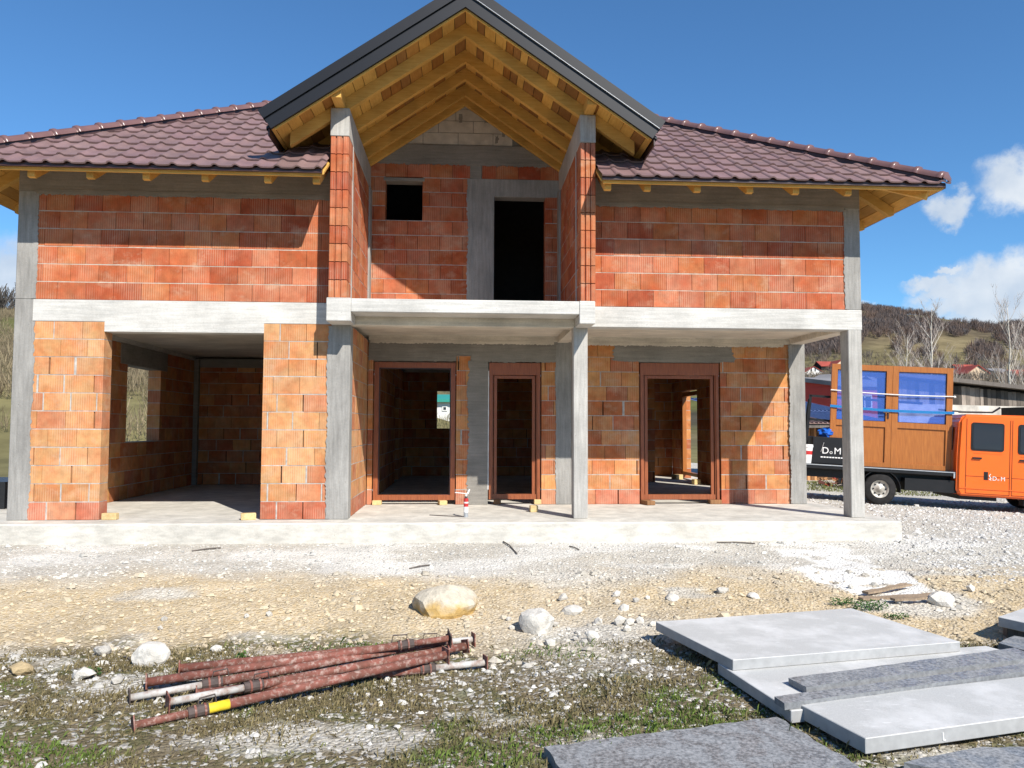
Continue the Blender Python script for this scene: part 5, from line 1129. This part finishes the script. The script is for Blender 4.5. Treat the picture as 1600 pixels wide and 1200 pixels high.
# junk heap under the lean-to
def heap():
    r = random.Random(5); V = []; F = []; C = []
    c = A0+u*(LL*.42)-nn*1.6
    for i in range(420):
        p = c+u*r.uniform(-1.6, 2.4)+nn*r.uniform(-.8, .8); h = r.uniform(0, .55); d = Vector((r.uniform(-1, 1), r.uniform(-1, 1), r.uniform(-.4, .4))).normalized(); l = r.uniform(.1, .5); s = d.orthogonal().normalized()*r.uniform(.01, .05); b = len(V)
        q = Vector((p.x, p.y, -.42+h))
        V += [tuple(q-d*l/2-s), tuple(q-d*l/2+s), tuple(q+d*l/2+s), tuple(q+d*l/2-s)]; F.append((b, b+1, b+2, b+3)); C += [r.choice(((.28, .05, .03), (.25, .13, .06), (.14, .09, .05), (.35, .3, .25), (.12, .05, .04)))]*4
    mobj('junk_heap', fastmesh('junk_heap', V, F, C), 'vcol', None, label='tangled heap of red and brown scrap and twigs behind the lorry', cat='scrap heap', kind='stuff')
heap()

# ------------------------------------------------------------------ birches
def birch(px, dep, ptop, label, seed, spread=1.):
    r = random.Random(seed); b = at_d(px, 668, dep); zb = gz1(b[0], b[1])-.2; zt = 1.302+(668-ptop)/FPX*dep*.98; H = zt-zb; k_ = H/13
    root = empty('birch_tree', (float(b[0]), float(b[1]), zb), label, 'tree', 'bare birch trees'); tr = MB(); cr_ = MB(); tw = MB()
    base = Vector((b[0], b[1], zb)); pts = []; p = base.copy(); n = 12
    for i in range(n+1): pts.append(p.copy()); p = p+Vector((r.uniform(-.10, .10), r.uniform(-.1, .1), H*.97/n))
    tr.tube(pts, [.13*k_*(1-i/n*.93)+.012 for i in range(n+1)], 7)
    def grow(p, d, l, rad, lev):
        n = 4; q = [p]; dd = d.copy()
        for i in range(n): dd = (dd+Vector((r.uniform(-.13, .13), r.uniform(-.13, .13), r.uniform(-.02, .14)))).normalized(); q.append(q[-1]+dd*l/n)
        (cr_ if lev < 1 else tw).tube(q, [rad*(1-.2*i) for i in range(n+1)], 4 if lev < 1 else 3, False)
        if lev >= 2: return
        for i in range((7, 5)[lev]):
            t = r.uniform(.25, 1); j = min(int(t*n), n-1); pp = q[j].lerp(q[j+1], t*n-j); a = r.uniform(0, 6.28)
            nd = (dd*.8+Vector((math.cos(a), math.sin(a), r.uniform(0, .5)))*.5).normalized(); grow(pp, nd, l*r.uniform(.3, .55), max(rad*.36, .0095), lev+1)
    for i in range(17):
        t = .14+.82*(i+r.random()*.6)/17; j = min(int(t*n), n-1); pp = pts[j].lerp(pts[j+1], t*n-j); a = r.uniform(0, 6.28)
        grow(pp, Vector((math.cos(a)*spread*.8, math.sin(a)*spread*.8, 1.15)).normalized(), H*.42*(1-t*.68)*r.uniform(.75, 1.15), .042*k_*(1-t*.6)*1.35, 0)
    tr.obj('trunk', 'bark_white', root, True); cr_.obj('crown', 'bark_white', root); tw.obj('twigs', 'twig', root)
birch(1458, 75, 468, 'bare pale birch rising over the double door', 3, 1.0); birch(1423, 72, 515, 'smaller bare birch beside the one over the double door', 6, .9); birch(1582, 66, 462, 'tall bare birch behind the board shed', 9, .8); birch(1488, 80, 560, 'young bare birch at the edge of the double door', 12, .7)
birch(1597, 70, 500, 'slim bare birch right behind the tall one', 15, .7)

# ------------------------------------------------------------------ woods and scrub on the hills, each one mass
def woods(n, azr, dr, fn, hgt, seed, name, label, c0, c1, k=16, wdt=.05, mat='vcol'):
    r = np.random.default_rng(seed); az = r.uniform(*azr, n); d = r.uniform(*dr, n); x = CAM[0]+np.sin(az)*d; y = CAM[1]+np.cos(az)*d
    keep = r.uniform(0, 1, n) < fn(x, y, d, az); x, y, d = x[keep], y[keep], d[keep]; n = len(x); z = gz(x, y); h = hgt*r.uniform(.55, 1.3, n); tone = r.uniform(0, 1, n)
    a = r.uniform(0, 6.28, (n, k)); el = r.uniform(.1, 1.0, (n, k)); rad = r.uniform(.05, .55, (n, k))*h[:, None]
    b = np.stack([x[:, None]+np.cos(a)*rad*.5+r.uniform(-.12, .12, (n, k))*h[:, None], y[:, None]+np.sin(a)*rad*.5, z[:, None]+h[:, None]*el*.5], 2); tip = np.stack([x[:, None]+np.cos(a)*rad, y[:, None]+np.sin(a)*rad, z[:, None]+h[:, None]*(.35+.65*el)], 2)
    ww = (h[:, None]*wdt*r.uniform(.5, 1.6, (n, k)))[..., None]; ta = r.uniform(0, 6.28, (n, k)); sd_ = np.stack([np.cos(ta), np.sin(ta), r.uniform(-.3, .3, (n, k))], 2)
    V = np.stack([b-sd_*ww*.7, b+sd_*ww*.7, tip+sd_*ww*.4, tip-sd_*ww*.4], 2).reshape(-1, 3); m_ = n*k; F = (np.arange(m_)*4)[:, None]+np.arange(4)[None]
    c0, c1 = np.array(c0), np.array(c1); c = (c0+(c1-c0)*tone[:, None])[:, None, :]*r.uniform(.65, 1.35, (n, k, 1)); C = np.repeat(c.reshape(-1, 3), 4, 0)
    mobj(name, fastmesh(name, V, F, C), mat, None, label=label, cat='woodland' if hgt > 3 else 'scrub', kind='stuff')
def ridge(x, y, d, az):
    dg = np.degrees(az); p = fbm(dg*.55, d*.011, 101, 4)
    dense = sstep(415, 450, d)*np.where(dg < 30, sstep(.34, .44, p), sstep(.46, .54, p))*(1-sstep(640, 660, d)*(1-sstep(690, 720, d))*sstep(30, 31, dg)*.9)
    return np.clip(dense+.05*(d < 430)+sstep(735, 765, d)*.3, 0, 1)
woods(12000, (R_(20), R_(40)), (310, 800), ridge, 5.0, 11, 'hill_wood', 'leafless brown wood covering the hill beyond the village', (.17, .112, .082), (.125, .11, .108), 44, .02)
woods(2600, (R_(20), R_(40)), (150, 430), lambda x, y, d, az: .5+0*x, 3.2, 12, 'village_scrub', 'bare brown bushes between the village houses', (.17, .13, .10), (.24, .20, .15), 24, .022)
woods(9000, (R_(-40), R_(-16)), (48, 270), lambda x, y, d, az: np.clip(sstep(.40, .56, fbm(x*.03, y*.03, 103, 4))+.12, 0, 1), 1.5, 13, 'left_hill_scrub', 'dry brown scrub on the slope left of the house', (.15, .115, .075), (.25, .205, .125), 24, .018)
woods(260, (R_(-40), R_(-18)), (235, 262), lambda x, y, d, az: .6+0*x, 6, 14, 'left_ridge_trees', 'dark bare trees along the left ridge', (.06, .055, .055), (.09, .08, .07), 34, .025)
woods(900, (R_(-8), R_(6)), (40, 90), lambda x, y, d, az: .5+0*x, 1.0, 15, 'rear_scrub', 'dry scrub behind the house', (.14, .11, .06), (.2, .18, .09), 20, .02)
